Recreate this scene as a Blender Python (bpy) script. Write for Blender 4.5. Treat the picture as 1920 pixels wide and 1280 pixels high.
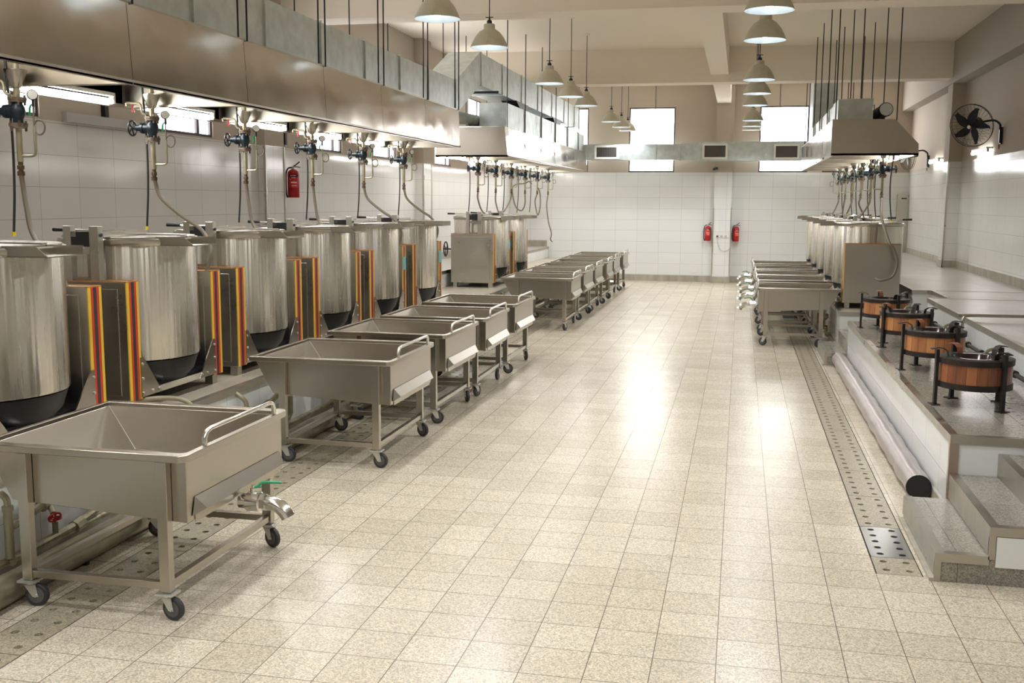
import bpy, bmesh, math, random
from mathutils import Vector, Matrix
PI = math.pi
random.seed(7)
S = bpy.context.scene
C = S.collection
for o in list(bpy.data.objects): bpy.data.objects.remove(o)

# ------------------------------------------------------------------ camera
CAM_H = 2.183
def make_camera():
    f, yaw, pitch, roll = 1947.2, 0.2143, 0.1351, 0.0065
    cy, sy, cp, sp = math.cos(yaw), math.sin(yaw), math.cos(pitch), math.sin(pitch)
    F = Vector((-sy*cp, cy*cp, -sp)); R = Vector((cy, sy, 0)); U = R.cross(F)
    cr, sr = math.cos(roll), math.sin(roll)
    R2 = R*cr + U*sr; U2 = -R*sr + U*cr
    cam = bpy.data.cameras.new('camera'); o = bpy.data.objects.new('camera', cam); C.objects.link(o)
    m = Matrix((R2, U2, -F)).transposed().to_4x4(); m.translation = (0, 0, CAM_H)
    o.matrix_world = m
    cam.sensor_width = 36.0; cam.lens = f/1920*36.0; cam.clip_end = 200; cam.clip_start = .05
    S.camera = o
make_camera()
# ------------------------------------------------------------------ view and world
S.view_settings.view_transform = 'Standard'; S.view_settings.look = 'None'
S.view_settings.gamma = 1; S.view_settings.use_curve_mapping = False
S.view_settings.exposure = 1.22
W = bpy.data.worlds.new('world'); S.world = W; W.use_nodes = True
bg = W.node_tree.nodes['Background']; bg.inputs[0].default_value = (1.0, .93, .82, 1); bg.inputs[1].default_value = .55
WIN_E, TUBE_E, LAMP_W, BULB_E = 4.0, 26.0, 56.0, 5.0
def area(name, loc, rot, sx, sy, power, col):
    l = bpy.data.lights.new(name, 'AREA'); l.shape = 'RECTANGLE'; l.size = sx; l.size_y = sy; l.energy = power; l.color = col
    o = bpy.data.objects.new(name, l); C.objects.link(o); o.location = loc; o.rotation_euler = rot
    return o

# ------------------------------------------------------------------ materials
MATS = {}
def mat(name, col=(.5,.5,.5), rough=.5, metal=0.0, emit=None, es=0.0, bump=None, spec=.5, coat=0.0, vary=None, rvary=None, aniso=None):
    if name in MATS: return MATS[name]
    m = bpy.data.materials.new(name); m.use_nodes = True; nt = m.node_tree; n = nt.nodes; L = nt.links
    b = n['Principled BSDF']
    b.inputs['Base Color'].default_value = (*col, 1); b.inputs['Roughness'].default_value = rough; b.inputs['Metallic'].default_value = metal
    b.inputs['Specular IOR Level'].default_value = spec; b.inputs['Coat Weight'].default_value = coat
    if emit: b.inputs['Emission Color'].default_value = (*emit, 1); b.inputs['Emission Strength'].default_value = es
    def noise(scale, vec, detail=3):
        tc = n.new('ShaderNodeTexCoord'); mp = n.new('ShaderNodeMapping'); mp.inputs['Scale'].default_value = vec
        L.new(tc.outputs['Object'], mp.inputs[0]); t = n.new('ShaderNodeTexNoise'); t.inputs['Scale'].default_value = scale; t.inputs['Detail'].default_value = detail
        L.new(mp.outputs[0], t.inputs['Vector']); return t
    if vary:   # (scale, vec, colour2, lo, hi)
        t = noise(vary[0], vary[1]); r = n.new('ShaderNodeMapRange'); r.inputs[1].default_value = vary[3]; r.inputs[2].default_value = vary[4]
        L.new(t.outputs[0], r.inputs[0]); mx = n.new('ShaderNodeMix'); mx.data_type = 'RGBA'
        mx.inputs[6].default_value = (*col, 1); mx.inputs[7].default_value = (*vary[2], 1); L.new(r.outputs[0], mx.inputs[0]); L.new(mx.outputs[2], b.inputs['Base Color'])
    if rvary:  # (scale, vec, r0, r1)
        t = noise(rvary[0], rvary[1]); r = n.new('ShaderNodeMapRange'); r.inputs[1].default_value = .3; r.inputs[2].default_value = .7
        r.inputs[3].default_value = rvary[2]; r.inputs[4].default_value = rvary[3]; L.new(t.outputs[0], r.inputs[0]); L.new(r.outputs[0], b.inputs['Roughness'])
    if bump:   # (scale, vec, strength, distance)
        t = noise(bump[0], bump[1], 2); bp = n.new('ShaderNodeBump'); bp.inputs['Strength'].default_value = bump[2]; bp.inputs['Distance'].default_value = bump[3]
        L.new(t.outputs[0], bp.inputs['Height']); L.new(bp.outputs[0], b.inputs['Normal'])
    if aniso:
        b.inputs['Anisotropic'].default_value = .9; b.inputs['Anisotropic Rotation'].default_value = .25
        tg = n.new('ShaderNodeTangent'); tg.direction_type = 'RADIAL'; tg.axis = 'Z'; L.new(tg.outputs[0], b.inputs['Tangent'])
    MATS[name] = m
    return m

STEEL = mat('stainless_steel', (.45,.415,.36), .27, 1, bump=(.9,(1,1,1),.05,.01))
STEEL_FLAT = mat('satin_steel_sheet', (.50,.455,.39), .34, 1, rvary=(2.2,(1,1,1),.28,.42), bump=(1.6,(1,1,1),.25,.02))
STEEL_HOOD = mat('polished_steel_sheet', (.58,.54,.48), .18, 1, rvary=(1.7,(1,1,1),.11,.22), bump=(1.3,(1,1,1),.35,.03))
STEEL_KET = mat('kettle_steel', (.64,.605,.54), .27, 1, rvary=(6,(3,3,.1),.22,.32), bump=(9,(1.6,1.6,.015),.5,.016), aniso=True)
CHROME = mat('bright_steel', (.72,.70,.66), .16, 1)
TRIM = mat('trim_steel', (.50,.475,.42), .33, 1, rvary=(5,(1,1,1),.25,.45))
GALV = mat('galvanised_steel', (.52,.57,.56), .42, .8, vary=(7,(1,1,1),(.62,.68,.67),.35,.65), rvary=(9,(1,1,1),.34,.5), bump=(2,(1,1,1),.2,.02))
DARKM = mat('dark_grey_metal', (.035,.035,.04), .42, .6)
BLACK = mat('black_paint', (.008,.008,.009), .5)
PANEL = mat('grey_metal_panel', (.11,.10,.095), .3, .85, rvary=(3,(1,1,1),.24,.4))
PANELL = mat('warm_steel_panel', (.50,.465,.41), .33, 1, rvary=(2.5,(1,1,1),.26,.4), bump=(1.8,(1,1,1),.2,.02))
IRON = mat('black_iron', (.010,.007,.006), .5, .2, vary=(14,(1,1,1),(.03,.018,.012),.45,.7))
RUBBER = mat('dark_rubber', (.03,.03,.034), .55)
WHEELG = mat('grey_wheel_core', (.09,.085,.085), .5)
ZINC = mat('zinc_plate', (.62,.62,.58), .35, .85)
BRASS = mat('weathered_pipe', (.40,.37,.26), .45, .55, vary=(12,(1,1,.3),(.24,.20,.12),.4,.7))
HOSE = mat('braided_hose', (.20,.17,.13), .5, .4, bump=(200,(1,1,1),.3,.002))
CABLE = mat('black_cable', (.02,.02,.02), .5)
VALVEB = mat('blue_grey_casting', (.012,.022,.032), .38, .3)
RUSTF = mat('rusty_flange', (.12,.075,.05), .6, .5, vary=(20,(1,1,1),(.3,.27,.22),.45,.65))
RED = mat('red_paint', (.42,.008,.015), .3)
REDW = mat('red_handwheel', (.35,.01,.015), .4)
GREEN = mat('green_lever', (.0,.27,.10), .35)
YELLOW = mat('yellow_plug', (.8,.65,.02), .4)
WHITE = mat('white_plastic', (.75,.75,.72), .4)
GREYPL = mat('grey_plastic', (.45,.43,.42), .4)
LABEL = mat('label_red', (.62,.03,.03), .4)
LABELW = mat('label_white', (.7,.66,.6), .4)
NAVY = mat('navy_metal', (.012,.014,.03), .35, .2)
SHADE_O = mat('cream_enamel', (.56,.53,.42), .4, vary=(9,(1,1,1),(.48,.44,.33),.5,.8))
SHADE_I = mat('white_reflector', (.82,.88,.92), .25, .3)
BULB = mat('lamp_bulb', (1,1,1), .3, emit=(.86,.95,1), es=BULB_E)
TUBE = mat('fluorescent_glow', (1,1,1), .3, emit=(1,1,.94), es=TUBE_E)
PANE = mat('bright_window_glass', (1,1,1), .2, emit=(1,.985,1), es=WIN_E)
FRAMEM = mat('dark_window_frame', (.05,.04,.05), .4)
COPPER = mat('rusty_copper', (.32,.12,.07), .5, .5)
BASIN = mat('wet_dark_basin', (.035,.022,.018), .15, .3)
PIPEF = mat('foil_wrap', (.50,.455,.44), .36, .85, bump=(7,(1,.4,1),.22,.02), rvary=(6,(1,1,1),.3,.45))
PIPEL = mat('dirty_pipe', (.33,.30,.22), .38, .75, vary=(5,(1,1,1),(.2,.18,.13),.42,.7), bump=(8,(1,.5,1),.5,.02))
PAINTW = mat('cream_ceiling_paint', (.83,.755,.64), .8)
CONCR = mat('beige_stone_skirting', (.40,.36,.29), .45, vary=(6,(1,1,.3),(.28,.25,.20),.4,.7))
DARKHOLE = mat('drain_channel', (.012,.011,.009), .7)
TEAL = mat('teal_label', (.12,.42,.45), .4)

def nodes_mat(name):
    m = bpy.data.materials.new(name); m.use_nodes = True; return m, m.node_tree.nodes, m.node_tree.links, m.node_tree.nodes['Principled BSDF']

def terrazzo(name, base, tw, th, ox, oy, rough, dirt=0.3, grout=(.16,.14,.11), mortar=.0022, speck=1.0):
    """square floor tiles in world-aligned object coordinates, with chips and stains"""
    m, n, L, b = nodes_mat(name)
    tc = n.new('ShaderNodeTexCoord'); mp = n.new('ShaderNodeMapping'); mp.inputs['Location'].default_value = (-ox, -oy, 0)
    L.new(tc.outputs['Object'], mp.inputs[0])
    br = n.new('ShaderNodeTexBrick'); br.offset = 0; br.squash = 1
    for k, v in (('Scale', 1), ('Mortar Size', mortar), ('Mortar Smooth', .1), ('Brick Width', tw), ('Row Height', th), ('Bias', 0)): br.inputs[k].default_value = v
    br.inputs['Color1'].default_value = (1, 1, 1, 1); br.inputs['Color2'].default_value = (.86, .85, .83, 1); br.inputs['Mortar'].default_value = (0, 0, 0, 1)
    L.new(mp.outputs[0], br.inputs[0])
    v = n.new('ShaderNodeTexVoronoi'); v.inputs['Scale'].default_value = 135; L.new(tc.outputs['Object'], v.inputs['Vector'])
    r1 = n.new('ShaderNodeMapRange'); r1.inputs[1].default_value = .0; r1.inputs[2].default_value = 1; r1.inputs[3].default_value = 1 - .28*speck; r1.inputs[4].default_value = 1 + .22*speck
    sx = n.new('ShaderNodeSeparateColor'); L.new(v.outputs['Color'], sx.inputs[0]); L.new(sx.outputs[0], r1.inputs[0])
    t2 = n.new('ShaderNodeTexNoise'); t2.inputs['Scale'].default_value = .9; t2.inputs['Detail'].default_value = 5; L.new(tc.outputs['Object'], t2.inputs['Vector'])
    r2 = n.new('ShaderNodeMapRange'); r2.inputs[1].default_value = .45; r2.inputs[2].default_value = .75; r2.inputs[3].default_value = 0; r2.inputs[4].default_value = dirt
    L.new(t2.outputs[0], r2.inputs[0])
    mx = n.new('ShaderNodeMix'); mx.data_type = 'RGBA'; mx.inputs[6].default_value = (*base, 1); mx.inputs[7].default_value = (base[0]*.78, base[1]*.68, base[2]*.5, 1)
    L.new(r2.outputs[0], mx.inputs[0])
    m1 = n.new('ShaderNodeMix'); m1.data_type = 'RGBA'; m1.blend_type = 'MULTIPLY'; m1.inputs[0].default_value = 1
    L.new(mx.outputs[2], m1.inputs[6]); L.new(br.outputs[0], m1.inputs[7])
    m2 = n.new('ShaderNodeVectorMath'); m2.operation = 'SCALE'; L.new(m1.outputs[2], m2.inputs[0]); L.new(r1.outputs[0], m2.inputs[3])
    m3 = n.new('ShaderNodeMix'); m3.data_type = 'RGBA'; L.new(br.outputs['Fac'], m3.inputs[0]); L.new(m2.outputs[0], m3.inputs[6]); m3.inputs[7].default_value = (*grout, 1)
    L.new(m3.outputs[2], b.inputs['Base Color'])
    t4 = n.new('ShaderNodeTexNoise'); t4.inputs['Scale'].default_value = 2.2; t4.inputs['Detail'].default_value = 4; L.new(tc.outputs['Object'], t4.inputs['Vector'])
    r4 = n.new('ShaderNodeMapRange'); r4.inputs[1].default_value = .3; r4.inputs[2].default_value = .7; r4.inputs[3].default_value = rough-.015; r4.inputs[4].default_value = rough+.025
    L.new(t4.outputs[0], r4.inputs[0]); L.new(r4.outputs[0], b.inputs['Roughness'])
    bp = n.new('ShaderNodeBump'); bp.inputs['Strength'].default_value = .03; bp.inputs['Distance'].default_value = .008
    ad = n.new('ShaderNodeMath'); ad.operation = 'SUBTRACT'; L.new(t4.outputs[0], ad.inputs[0]); L.new(br.outputs['Fac'], ad.inputs[1]); L.new(ad.outputs[0], bp.inputs['Height']); L.new(bp.outputs[0], b.inputs['Normal'])
    return m
FLOOR = terrazzo('terrazzo_floor_tile', (.61,.545,.43), .30, .2978, -1.2399, 6.2849, .24, dirt=.12, mortar=.0024, speck=1.25, grout=(.15,.125,.09))
TERR_D = terrazzo('grey_terrazzo_slab', (.30,.28,.24), .6, .6, .1, .1, .22, grout=(.1,.09,.07), speck=1.4)
TERR_C = terrazzo('drain_cover_terrazzo', (.40,.355,.26), 9, 9, .5, .5, .3, dirt=.8, speck=1.5)
TERR_U = terrazzo('upper_terrazzo', (.42,.385,.355), .9, .9, .1, .1, .3, grout=(.3,.27,.24), speck=.5)
TERR_L = terrazzo('platform_terrazzo', (.46,.41,.32), .9, .9, .1, .1, .3, grout=(.2,.17,.13), speck=.8)

def wall_mat(name, axis, px, top, tile=(.76,.73,.715), plaster=(.45,.385,.31)):
    """glazed tiles up to `top`, plaster above; axis: 0 = wall runs along x, 1 = along y"""
    m, n, L, b = nodes_mat(name)
    tc = n.new('ShaderNodeTexCoord'); sp = n.new('ShaderNodeSeparateXYZ'); L.new(tc.outputs['Object'], sp.inputs[0])
    cb = n.new('ShaderNodeCombineXYZ'); a1 = n.new('ShaderNodeMath'); a1.operation = 'SUBTRACT'; a1.inputs[1].default_value = px - 30
    L.new(sp.outputs[axis], a1.inputs[0]); L.new(a1.outputs[0], cb.inputs[0])
    a2 = n.new('ShaderNodeMath'); a2.operation = 'SUBTRACT'; a2.inputs[1].default_value = 1.98 - 3.0; L.new(sp.outputs[2], a2.inputs[0]); L.new(a2.outputs[0], cb.inputs[1])
    br = n.new('ShaderNodeTexBrick'); br.offset = 0
    for k, v in (('Scale', 1), ('Mortar Size', .002), ('Mortar Smooth', .1), ('Brick Width', .6), ('Row Height', .3)): br.inputs[k].default_value = v
    br.inputs['Color1'].default_value = (*tile, 1); br.inputs['Color2'].default_value = (*[c*.97 for c in tile], 1); br.inputs['Mortar'].default_value = (.33, .31, .30, 1)
    L.new(cb.outputs[0], br.inputs[0])
    st = n.new('ShaderNodeMath'); st.operation = 'GREATER_THAN'; st.inputs[1].default_value = top; L.new(sp.outputs[2], st.inputs[0])
    ns = n.new('ShaderNodeTexNoise'); ns.inputs['Scale'].default_value = 1.2; L.new(tc.outputs['Object'], ns.inputs[0])
    pc = n.new('ShaderNodeMix'); pc.data_type = 'RGBA'; pc.inputs[6].default_value = (*plaster, 1); pc.inputs[7].default_value = (*[c*1.1 for c in plaster], 1); L.new(ns.outputs[0], pc.inputs[0])
    mx = n.new('ShaderNodeMix'); mx.data_type = 'RGBA'; L.new(st.outputs[0], mx.inputs[0]); L.new(br.outputs[0], mx.inputs[6]); L.new(pc.outputs[2], mx.inputs[7]); L.new(mx.outputs[2], b.inputs['Base Color'])
    rr = n.new('ShaderNodeMapRange'); rr.inputs[3].default_value = .12; rr.inputs[4].default_value = .75; L.new(st.outputs[0], rr.inputs[0]); L.new(rr.outputs[0], b.inputs['Roughness'])
    n2 = n.new('ShaderNodeTexNoise'); n2.inputs['Scale'].default_value = 2.0; L.new(tc.outputs['Object'], n2.inputs[0])
    bp = n.new('ShaderNodeBump'); bp.inputs['Strength'].default_value = .12; bp.inputs['Distance'].default_value = .02; L.new(n2.outputs[0], bp.inputs['Height']); L.new(bp.outputs[0], b.inputs['Normal'])
    return m
WT_L = wall_mat('tiled_wall_side', 1, 8.607, 2.90)
WT_R = wall_mat('tiled_wall_opposite', 1, 8.9, 3.0, tile=(.66,.67,.63), plaster=(.43,.37,.30))
WT_F = wall_mat('tiled_wall_end', 0, -.98, 2.96, tile=(.70,.71,.695))
TILE = mat('white_glazed_tile', (.74,.755,.73), .12)
def tile_mat(name, axis, w):
    m, n, L, b = nodes_mat(name)
    tc = n.new('ShaderNodeTexCoord'); sp = n.new('ShaderNodeSeparateXYZ'); L.new(tc.outputs['Object'], sp.inputs[0]); cb = n.new('ShaderNodeCombineXYZ')
    L.new(sp.outputs[axis], cb.inputs[0]); L.new(sp.outputs[2], cb.inputs[1])
    br = n.new('ShaderNodeTexBrick'); br.offset = 0
    for k, v in (('Scale', 1), ('Mortar Size', .0018), ('Brick Width', w), ('Row Height', .3)): br.inputs[k].default_value = v
    br.inputs['Color1'].default_value = (.75,.765,.74, 1); br.inputs['Color2'].default_value = (.71,.73,.705, 1); br.inputs['Mortar'].default_value = (.3, .3, .29, 1)
    L.new(cb.outputs[0], br.inputs[0]); L.new(br.outputs[0], b.inputs['Base Color']); b.inputs['Roughness'].default_value = .1
    return m
TILE_Y = tile_mat('riser_tile_long', 1, .6)
TILE_X = tile_mat('riser_tile_short', 0, .9)

def stripes_mat():
    """hazard style stripes running up the post, laid across object Y (-0.5..0.5 of the post thickness)"""
    m, n, L, b = nodes_mat('striped_edge')
    tc = n.new('ShaderNodeTexCoord'); sp = n.new('ShaderNodeSeparateXYZ'); L.new(tc.outputs['Generated'], sp.inputs[0])
    cr = n.new('ShaderNodeValToRGB'); cr.color_ramp.interpolation = 'CONSTANT'; e = cr.color_ramp.elements
    Y, K, Rd = (.70,.42,.03,1), (.03,.025,.025,1), (.60,.03,.01,1)
    stops = [(0, Y), (.2, K), (.235, Rd), (.37, K), (.63, Rd), (.765, K), (.8, Y)]
    e[0].position = 0; e[0].color = Y; e[1].position = .2; e[1].color = K
    for p, c in stops[2:]: q = e.new(p); q.color = c
    L.new(sp.outputs[1], cr.inputs[0]); L.new(cr.outputs[0], b.inputs['Base Color']); b.inputs['Roughness'].default_value = .35
    return m
STRIPE = stripes_mat()
def wood_mat(name, c1, c2):
    m, n, L, b = nodes_mat(name)
    tc = n.new('ShaderNodeTexCoord'); g = n.new('ShaderNodeTexGradient'); g.gradient_type = 'RADIAL'; L.new(tc.outputs['Object'], g.inputs[0])
    mu = n.new('ShaderNodeMath'); mu.operation = 'MULTIPLY'; mu.inputs[1].default_value = 22; L.new(g.outputs[1], mu.inputs[0])
    fl = n.new('ShaderNodeMath'); fl.operation = 'FLOOR'; L.new(mu.outputs[0], fl.inputs[0]); wn = n.new('ShaderNodeTexWhiteNoise'); wn.noise_dimensions = '1D'; L.new(fl.outputs[0], wn.inputs[1])
    fr = n.new('ShaderNodeMath'); fr.operation = 'FRACT'; L.new(mu.outputs[0], fr.inputs[0]); lt = n.new('ShaderNodeMath'); lt.operation = 'LESS_THAN'; lt.inputs[1].default_value = .04; L.new(fr.outputs[0], lt.inputs[0])
    mp = n.new('ShaderNodeMapping'); mp.inputs['Scale'].default_value = (10, 10, 1.6); L.new(tc.outputs['Object'], mp.inputs[0])
    ns = n.new('ShaderNodeTexNoise'); ns.inputs['Scale'].default_value = 2.6; ns.inputs['Detail'].default_value = 5; L.new(mp.outputs[0], ns.inputs[0])
    hf = n.new('ShaderNodeMath'); hf.operation = 'MULTIPLY'; hf.inputs[1].default_value = .6; L.new(wn.outputs[0], hf.inputs[0])
    ad = n.new('ShaderNodeMath'); ad.operation = 'ADD'; L.new(ns.outputs[0], ad.inputs[0]); L.new(hf.outputs[0], ad.inputs[1])
    r = n.new('ShaderNodeMapRange'); r.inputs[1].default_value = .42; r.inputs[2].default_value = 1.15; L.new(ad.outputs[0], r.inputs[0])
    mx = n.new('ShaderNodeMix'); mx.data_type = 'RGBA'; mx.inputs[6].default_value = (*c1, 1); mx.inputs[7].default_value = (*c2, 1); L.new(r.outputs[0], mx.inputs[0])
    m2 = n.new('ShaderNodeMix'); m2.data_type = 'RGBA'; L.new(lt.outputs[0], m2.inputs[0]); L.new(mx.outputs[2], m2.inputs[6]); m2.inputs[7].default_value = (.05,.02,.01,1)
    L.new(m2.outputs[2], b.inputs['Base Color']); b.inputs['Roughness'].default_value = .38
    return m
WOODS = [wood_mat('wet_dark_staves', (.36,.13,.045), (.15,.045,.02)), wood_mat('orange_staves', (.55,.25,.09), (.30,.11,.04))]

# ------------------------------------------------------------------ mesh builder
class MB:
    def __init__(s): s.v = []; s.f = []; s.mi = []; s.cur = 0
    def add(s, vs, fs):
        k = len(s.v); s.v += [tuple(v) for v in vs]; s.f += [tuple(i+k for i in f) for f in fs]; s.mi += [s.cur]*len(fs); return s
    def box(s, x0, x1, y0, y1, z0, z1):
        return s.add([(x0,y0,z0),(x1,y0,z0),(x1,y1,z0),(x0,y1,z0),(x0,y0,z1),(x1,y0,z1),(x1,y1,z1),(x0,y1,z1)],
                     [(0,3,2,1),(4,5,6,7),(0,1,5,4),(1,2,6,5),(2,3,7,6),(3,0,4,7)])
    def hexa(s, b, t):
        """bottom loop b, top loop t (same length, counter-clockwise seen from above)"""
        n = len(b); fs = [tuple(reversed(range(n))), tuple(range(n, 2*n))] + [(i, (i+1) % n, n+(i+1) % n, n+i) for i in range(n)]
        return s.add(list(b)+list(t), fs)
    def prism(s, poly, axis, a0, a1):
        """poly: 2D points; axis: extrusion axis 0/1/2 from a0 to a1"""
        def P(p, a): return (a, p[0], p[1]) if axis == 0 else ((p[0], a, p[1]) if axis == 1 else (p[0], p[1], a))
        return s.hexa([P(p, a0) for p in poly], [P(p, a1) for p in poly])
    def ring(s, outer, inner, z0, z1):
        n = len(outer); vs = [(p[0],p[1],z0) for p in outer]+[(p[0],p[1],z1) for p in outer]+[(p[0],p[1],z0) for p in inner]+[(p[0],p[1],z1) for p in inner]
        fs = []
        for i in range(n):
            j = (i+1) % n
            fs += [(i,j,n+j,n+i), (2*n+j,2*n+i,3*n+i,3*n+j), (n+i,n+j,3*n+j,3*n+i), (j,i,2*n+i,2*n+j)]
        return s.add(vs, fs)
    def cyl(s, p0, p1, r0, r1=None, n=16, caps=True):
        r1 = r0 if r1 is None else r1
        return s.tube([p0, p1], [r0, r1], n, caps)
    def tube(s, pts, r, n=10, caps=True, closed=False):
        pts = [Vector(p) for p in pts]; m = len(pts); rs = r if isinstance(r, (list, tuple)) else [r]*m
        tang = []
        for i in range(m):
            if closed: t = pts[(i+1) % m]-pts[i-1]
            else: t = pts[min(i+1, m-1)]-pts[max(i-1, 0)]
            tang.append(t.normalized())
        up = Vector((0,0,1)) if abs(tang[0].z) < .9 else Vector((1,0,0))
        nrm = (up - tang[0]*up.dot(tang[0])).normalized(); vs = []
        for i in range(m):
            nrm = (nrm - tang[i]*nrm.dot(tang[i])).normalized(); bn = tang[i].cross(nrm)
            for k in range(n):
                a = 2*PI*k/n; vs.append(pts[i] + (nrm*math.cos(a) + bn*math.sin(a))*rs[i])
        fs = []
        for i in range(m if closed else m-1):
            j = (i+1) % m
            for k in range(n): l = (k+1) % n; fs.append((i*n+k, i*n+l, j*n+l, j*n+k))
        if caps and not closed: fs += [tuple(reversed(range(n))), tuple(range((m-1)*n, m*n))]
        return s.add(vs, fs)
    def lathe(s, prof, cx=0, cy=0, n=40, a0=0, a1=2*PI, close=False):
        """prof: list of (r, z)"""
        full = abs(a1-a0-2*PI) < 1e-6; m = n if full else n+1; vs = []
        for k in range(m):
            a = a0+(a1-a0)*k/n
            for r, z in prof: vs.append((cx+r*math.cos(a), cy+r*math.sin(a), z))
        p = len(prof); fs = []
        for k in range(n):
            l = (k+1) % m
            for i in range(p-1): fs.append((k*p+i, l*p+i, l*p+i+1, k*p+i+1))
            if close: fs.append((k*p+p-1, l*p+p-1, l*p, k*p))
        return s.add(vs, fs)
    def torus(s, c, R, r, axis='z', n=20, m=6, squash=1):
        pts = []
        for k in range(n):
            a = 2*PI*k/n; u, w = R*math.cos(a), R*math.sin(a)*squash
            pts.append({'z': (c[0]+u, c[1]+w, c[2]), 'x': (c[0], c[1]+u, c[2]+w), 'y': (c[0]+u, c[1], c[2]+w)}[axis])
        return s.tube(pts, r, m, closed=True)
    def build(s, name, mats, parent=None, smooth=35, bevel=None):
        me = bpy.data.meshes.new(name); me.from_pydata(s.v, [], s.f)
        mats = mats if isinstance(mats, (list, tuple)) else [mats]
        for m_ in mats: me.materials.append(m_)
        if len(mats) > 1: me.polygons.foreach_set('material_index', s.mi)
        bm = bmesh.new(); bm.from_mesh(me); bmesh.ops.remove_doubles(bm, verts=bm.verts, dist=1e-6)
        bmesh.ops.recalc_face_normals(bm, faces=bm.faces); bm.to_mesh(me); bm.free()
        me.polygons.foreach_set('use_smooth', [True]*len(me.polygons)); me.set_sharp_from_angle(angle=math.radians(smooth))
        o = bpy.data.objects.new(name, me); C.objects.link(o)
        if parent is not None: o.parent = parent
        if bevel:
            b = o.modifiers.new('bevel', 'BEVEL'); b.width = bevel; b.segments = 2; b.limit_method = 'ANGLE'; b.angle_limit = math.radians(40); b.harden_normals = True
        return o
def rrect(x0, x1, y0, y1, rs, n=5):
    """rounded rectangle, rs = radii of corners (x1y0, x1y1, x0y1, x0y0), counter-clockwise"""
    out = []
    for (cx, cy, r, a) in ((x1-rs[0], y0+rs[0], rs[0], -PI/2), (x1-rs[1], y1-rs[1], rs[1], 0), (x0+rs[2], y1-rs[2], rs[2], PI/2), (x0+rs[3], y0+rs[3], rs[3], PI)):
        for k in range(n+1): t = a+PI/2*k/n; out.append((cx+r*math.cos(t), cy+r*math.sin(t)))
    return out
def spline(pts, n=8):
    """Catmull-Rom through the points"""
    P = [Vector(p) for p in pts]; P = [P[0]*2-P[1]] + P + [P[-1]*2-P[-2]]; out = []
    for i in range(1, len(P)-2):
        for k in range(n):
            t = k/n; a, b, c, d = P[i-1:i+3]
            out.append(.5*((2*b)+(c-a)*t+(2*a-5*b+4*c-d)*t*t+(3*b-a-3*c+d)*t**3))
    out.append(P[-2]); return out
def tag(o, label=None, cat=None, group=None, kind=None):
    if label: o['label'] = label
    if cat: o['category'] = cat
    if group: o['group'] = group
    if kind: o['kind'] = kind
    return o
def thing(name, label, cat, loc=(0,0,0), rz=0, group=None):
    o = bpy.data.objects.new(name, None); C.objects.link(o); o.location = loc; o.rotation_euler = (0,0,rz); o.empty_display_size = .1
    return tag(o, label, cat, group)
def dup(src, loc=None, rz=None, label=None, group=None):
    r = src.copy(); C.objects.link(r)
    if loc is not None: r.location = loc
    if rz is not None: r.rotation_euler = (0,0,rz)
    if label: r['label'] = label
    if group: r['group'] = group
    for ch in list(src.children):
        c = ch.copy(); C.objects.link(c); c.parent = r
        for g in list(ch.children): d = g.copy(); C.objects.link(d); d.parent = c
    return r
def struct(mb, name, mats, **k): return tag(mb.build(name, mats, **k), kind='structure')
ORD = ['first','second','third','fourth','fifth','sixth','seventh','eighth','ninth','tenth','eleventh','twelfth']

# ================================================================== ROOM
XL, XR, YF, YB, ZC = -6.38, 4.25, 28.9, -8.0, 5.32
DL0, DL1, DR0, DR1 = -3.588, -3.302, .861, 1.128   # drain channels in the floor
f = MB()
for a, b in ((XL, DL0), (DL1, DR0), (DR1, XR)): f.add([(a,YB,0),(b,YB,0),(b,YF,0),(a,YF,0)], [(0,1,2,3)])
f.add([(DR0,YB,0),(DR1,YB,0),(DR1,6.26,0),(DR0,6.26,0)], [(0,1,2,3)])
struct(f, 'floor', FLOOR)
f = MB()
for a, b, y0 in ((DL0, DL1, YB), (DR0, DR1, 6.26)):
    f.add([(a,y0,-.12),(b,y0,-.12),(b,YF,-.12),(a,YF,-.12),(a,y0,0),(b,y0,0),(b,YF,0),(a,YF,0)], [(0,1,2,3),(0,3,7,4),(1,5,6,2),(0,4,5,1)])
struct(f, 'drain_trench_floor', DARKHOLE)
struct(MB().box(XL-.2, XR+.2, YB, YF+.2, ZC, ZC+.15), 'ceiling', PAINTW)
# walls with window openings (the openings are real gaps, the panes stand inside them)
def wall(name, m, axis, pos, thick, a0, a1, z0, z1, holes):
    """axis 0: wall along x at y=pos; axis 1: wall along y at x=pos. holes: (a, b, z0, z1)"""
    w = MB()
    def bx(a, b, c, d):
        if b-a < 1e-4 or d-c < 1e-4: return
        w.box(a, b, min(pos, pos+thick), max(pos, pos+thick), c, d) if axis == 0 else w.box(min(pos, pos+thick), max(pos, pos+thick), a, b, c, d)
    cur = a0
    for h in sorted(holes):
        bx(cur, h[0], z0, z1); bx(h[0], h[1], z0, h[2]); bx(h[0], h[1], h[3], z1); cur = h[1]
    bx(cur, a1, z0, z1)
    return struct(w, name, m)
HF = [(-5.43,-4.17,2.97,4.70), (-3.05,-1.81,2.97,4.70), (.42,1.68,2.97,4.70), (2.06,3.31,2.97,4.70)]
HL = [(7.41,8.66,2.92,4.6), (10.68,11.93,2.92,4.6), (14.95,16.2,2.92,4.6), (17.7,18.95,2.92,4.6), (21.5,22.75,2.92,4.6), (24.3,25.55,2.92,4.6)]
HR = []
wall('wall_far', WT_F, 0, YF, .25, XL-.25, XR+.25, 0, ZC, HF)
wall('wall_left', WT_L, 1, XL, -.25, YB, YF, 0, ZC, HL)
wall('wall_near', WT_F, 0, YB, -.25, XL-.25, XR+.25, 0, ZC, [])
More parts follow.
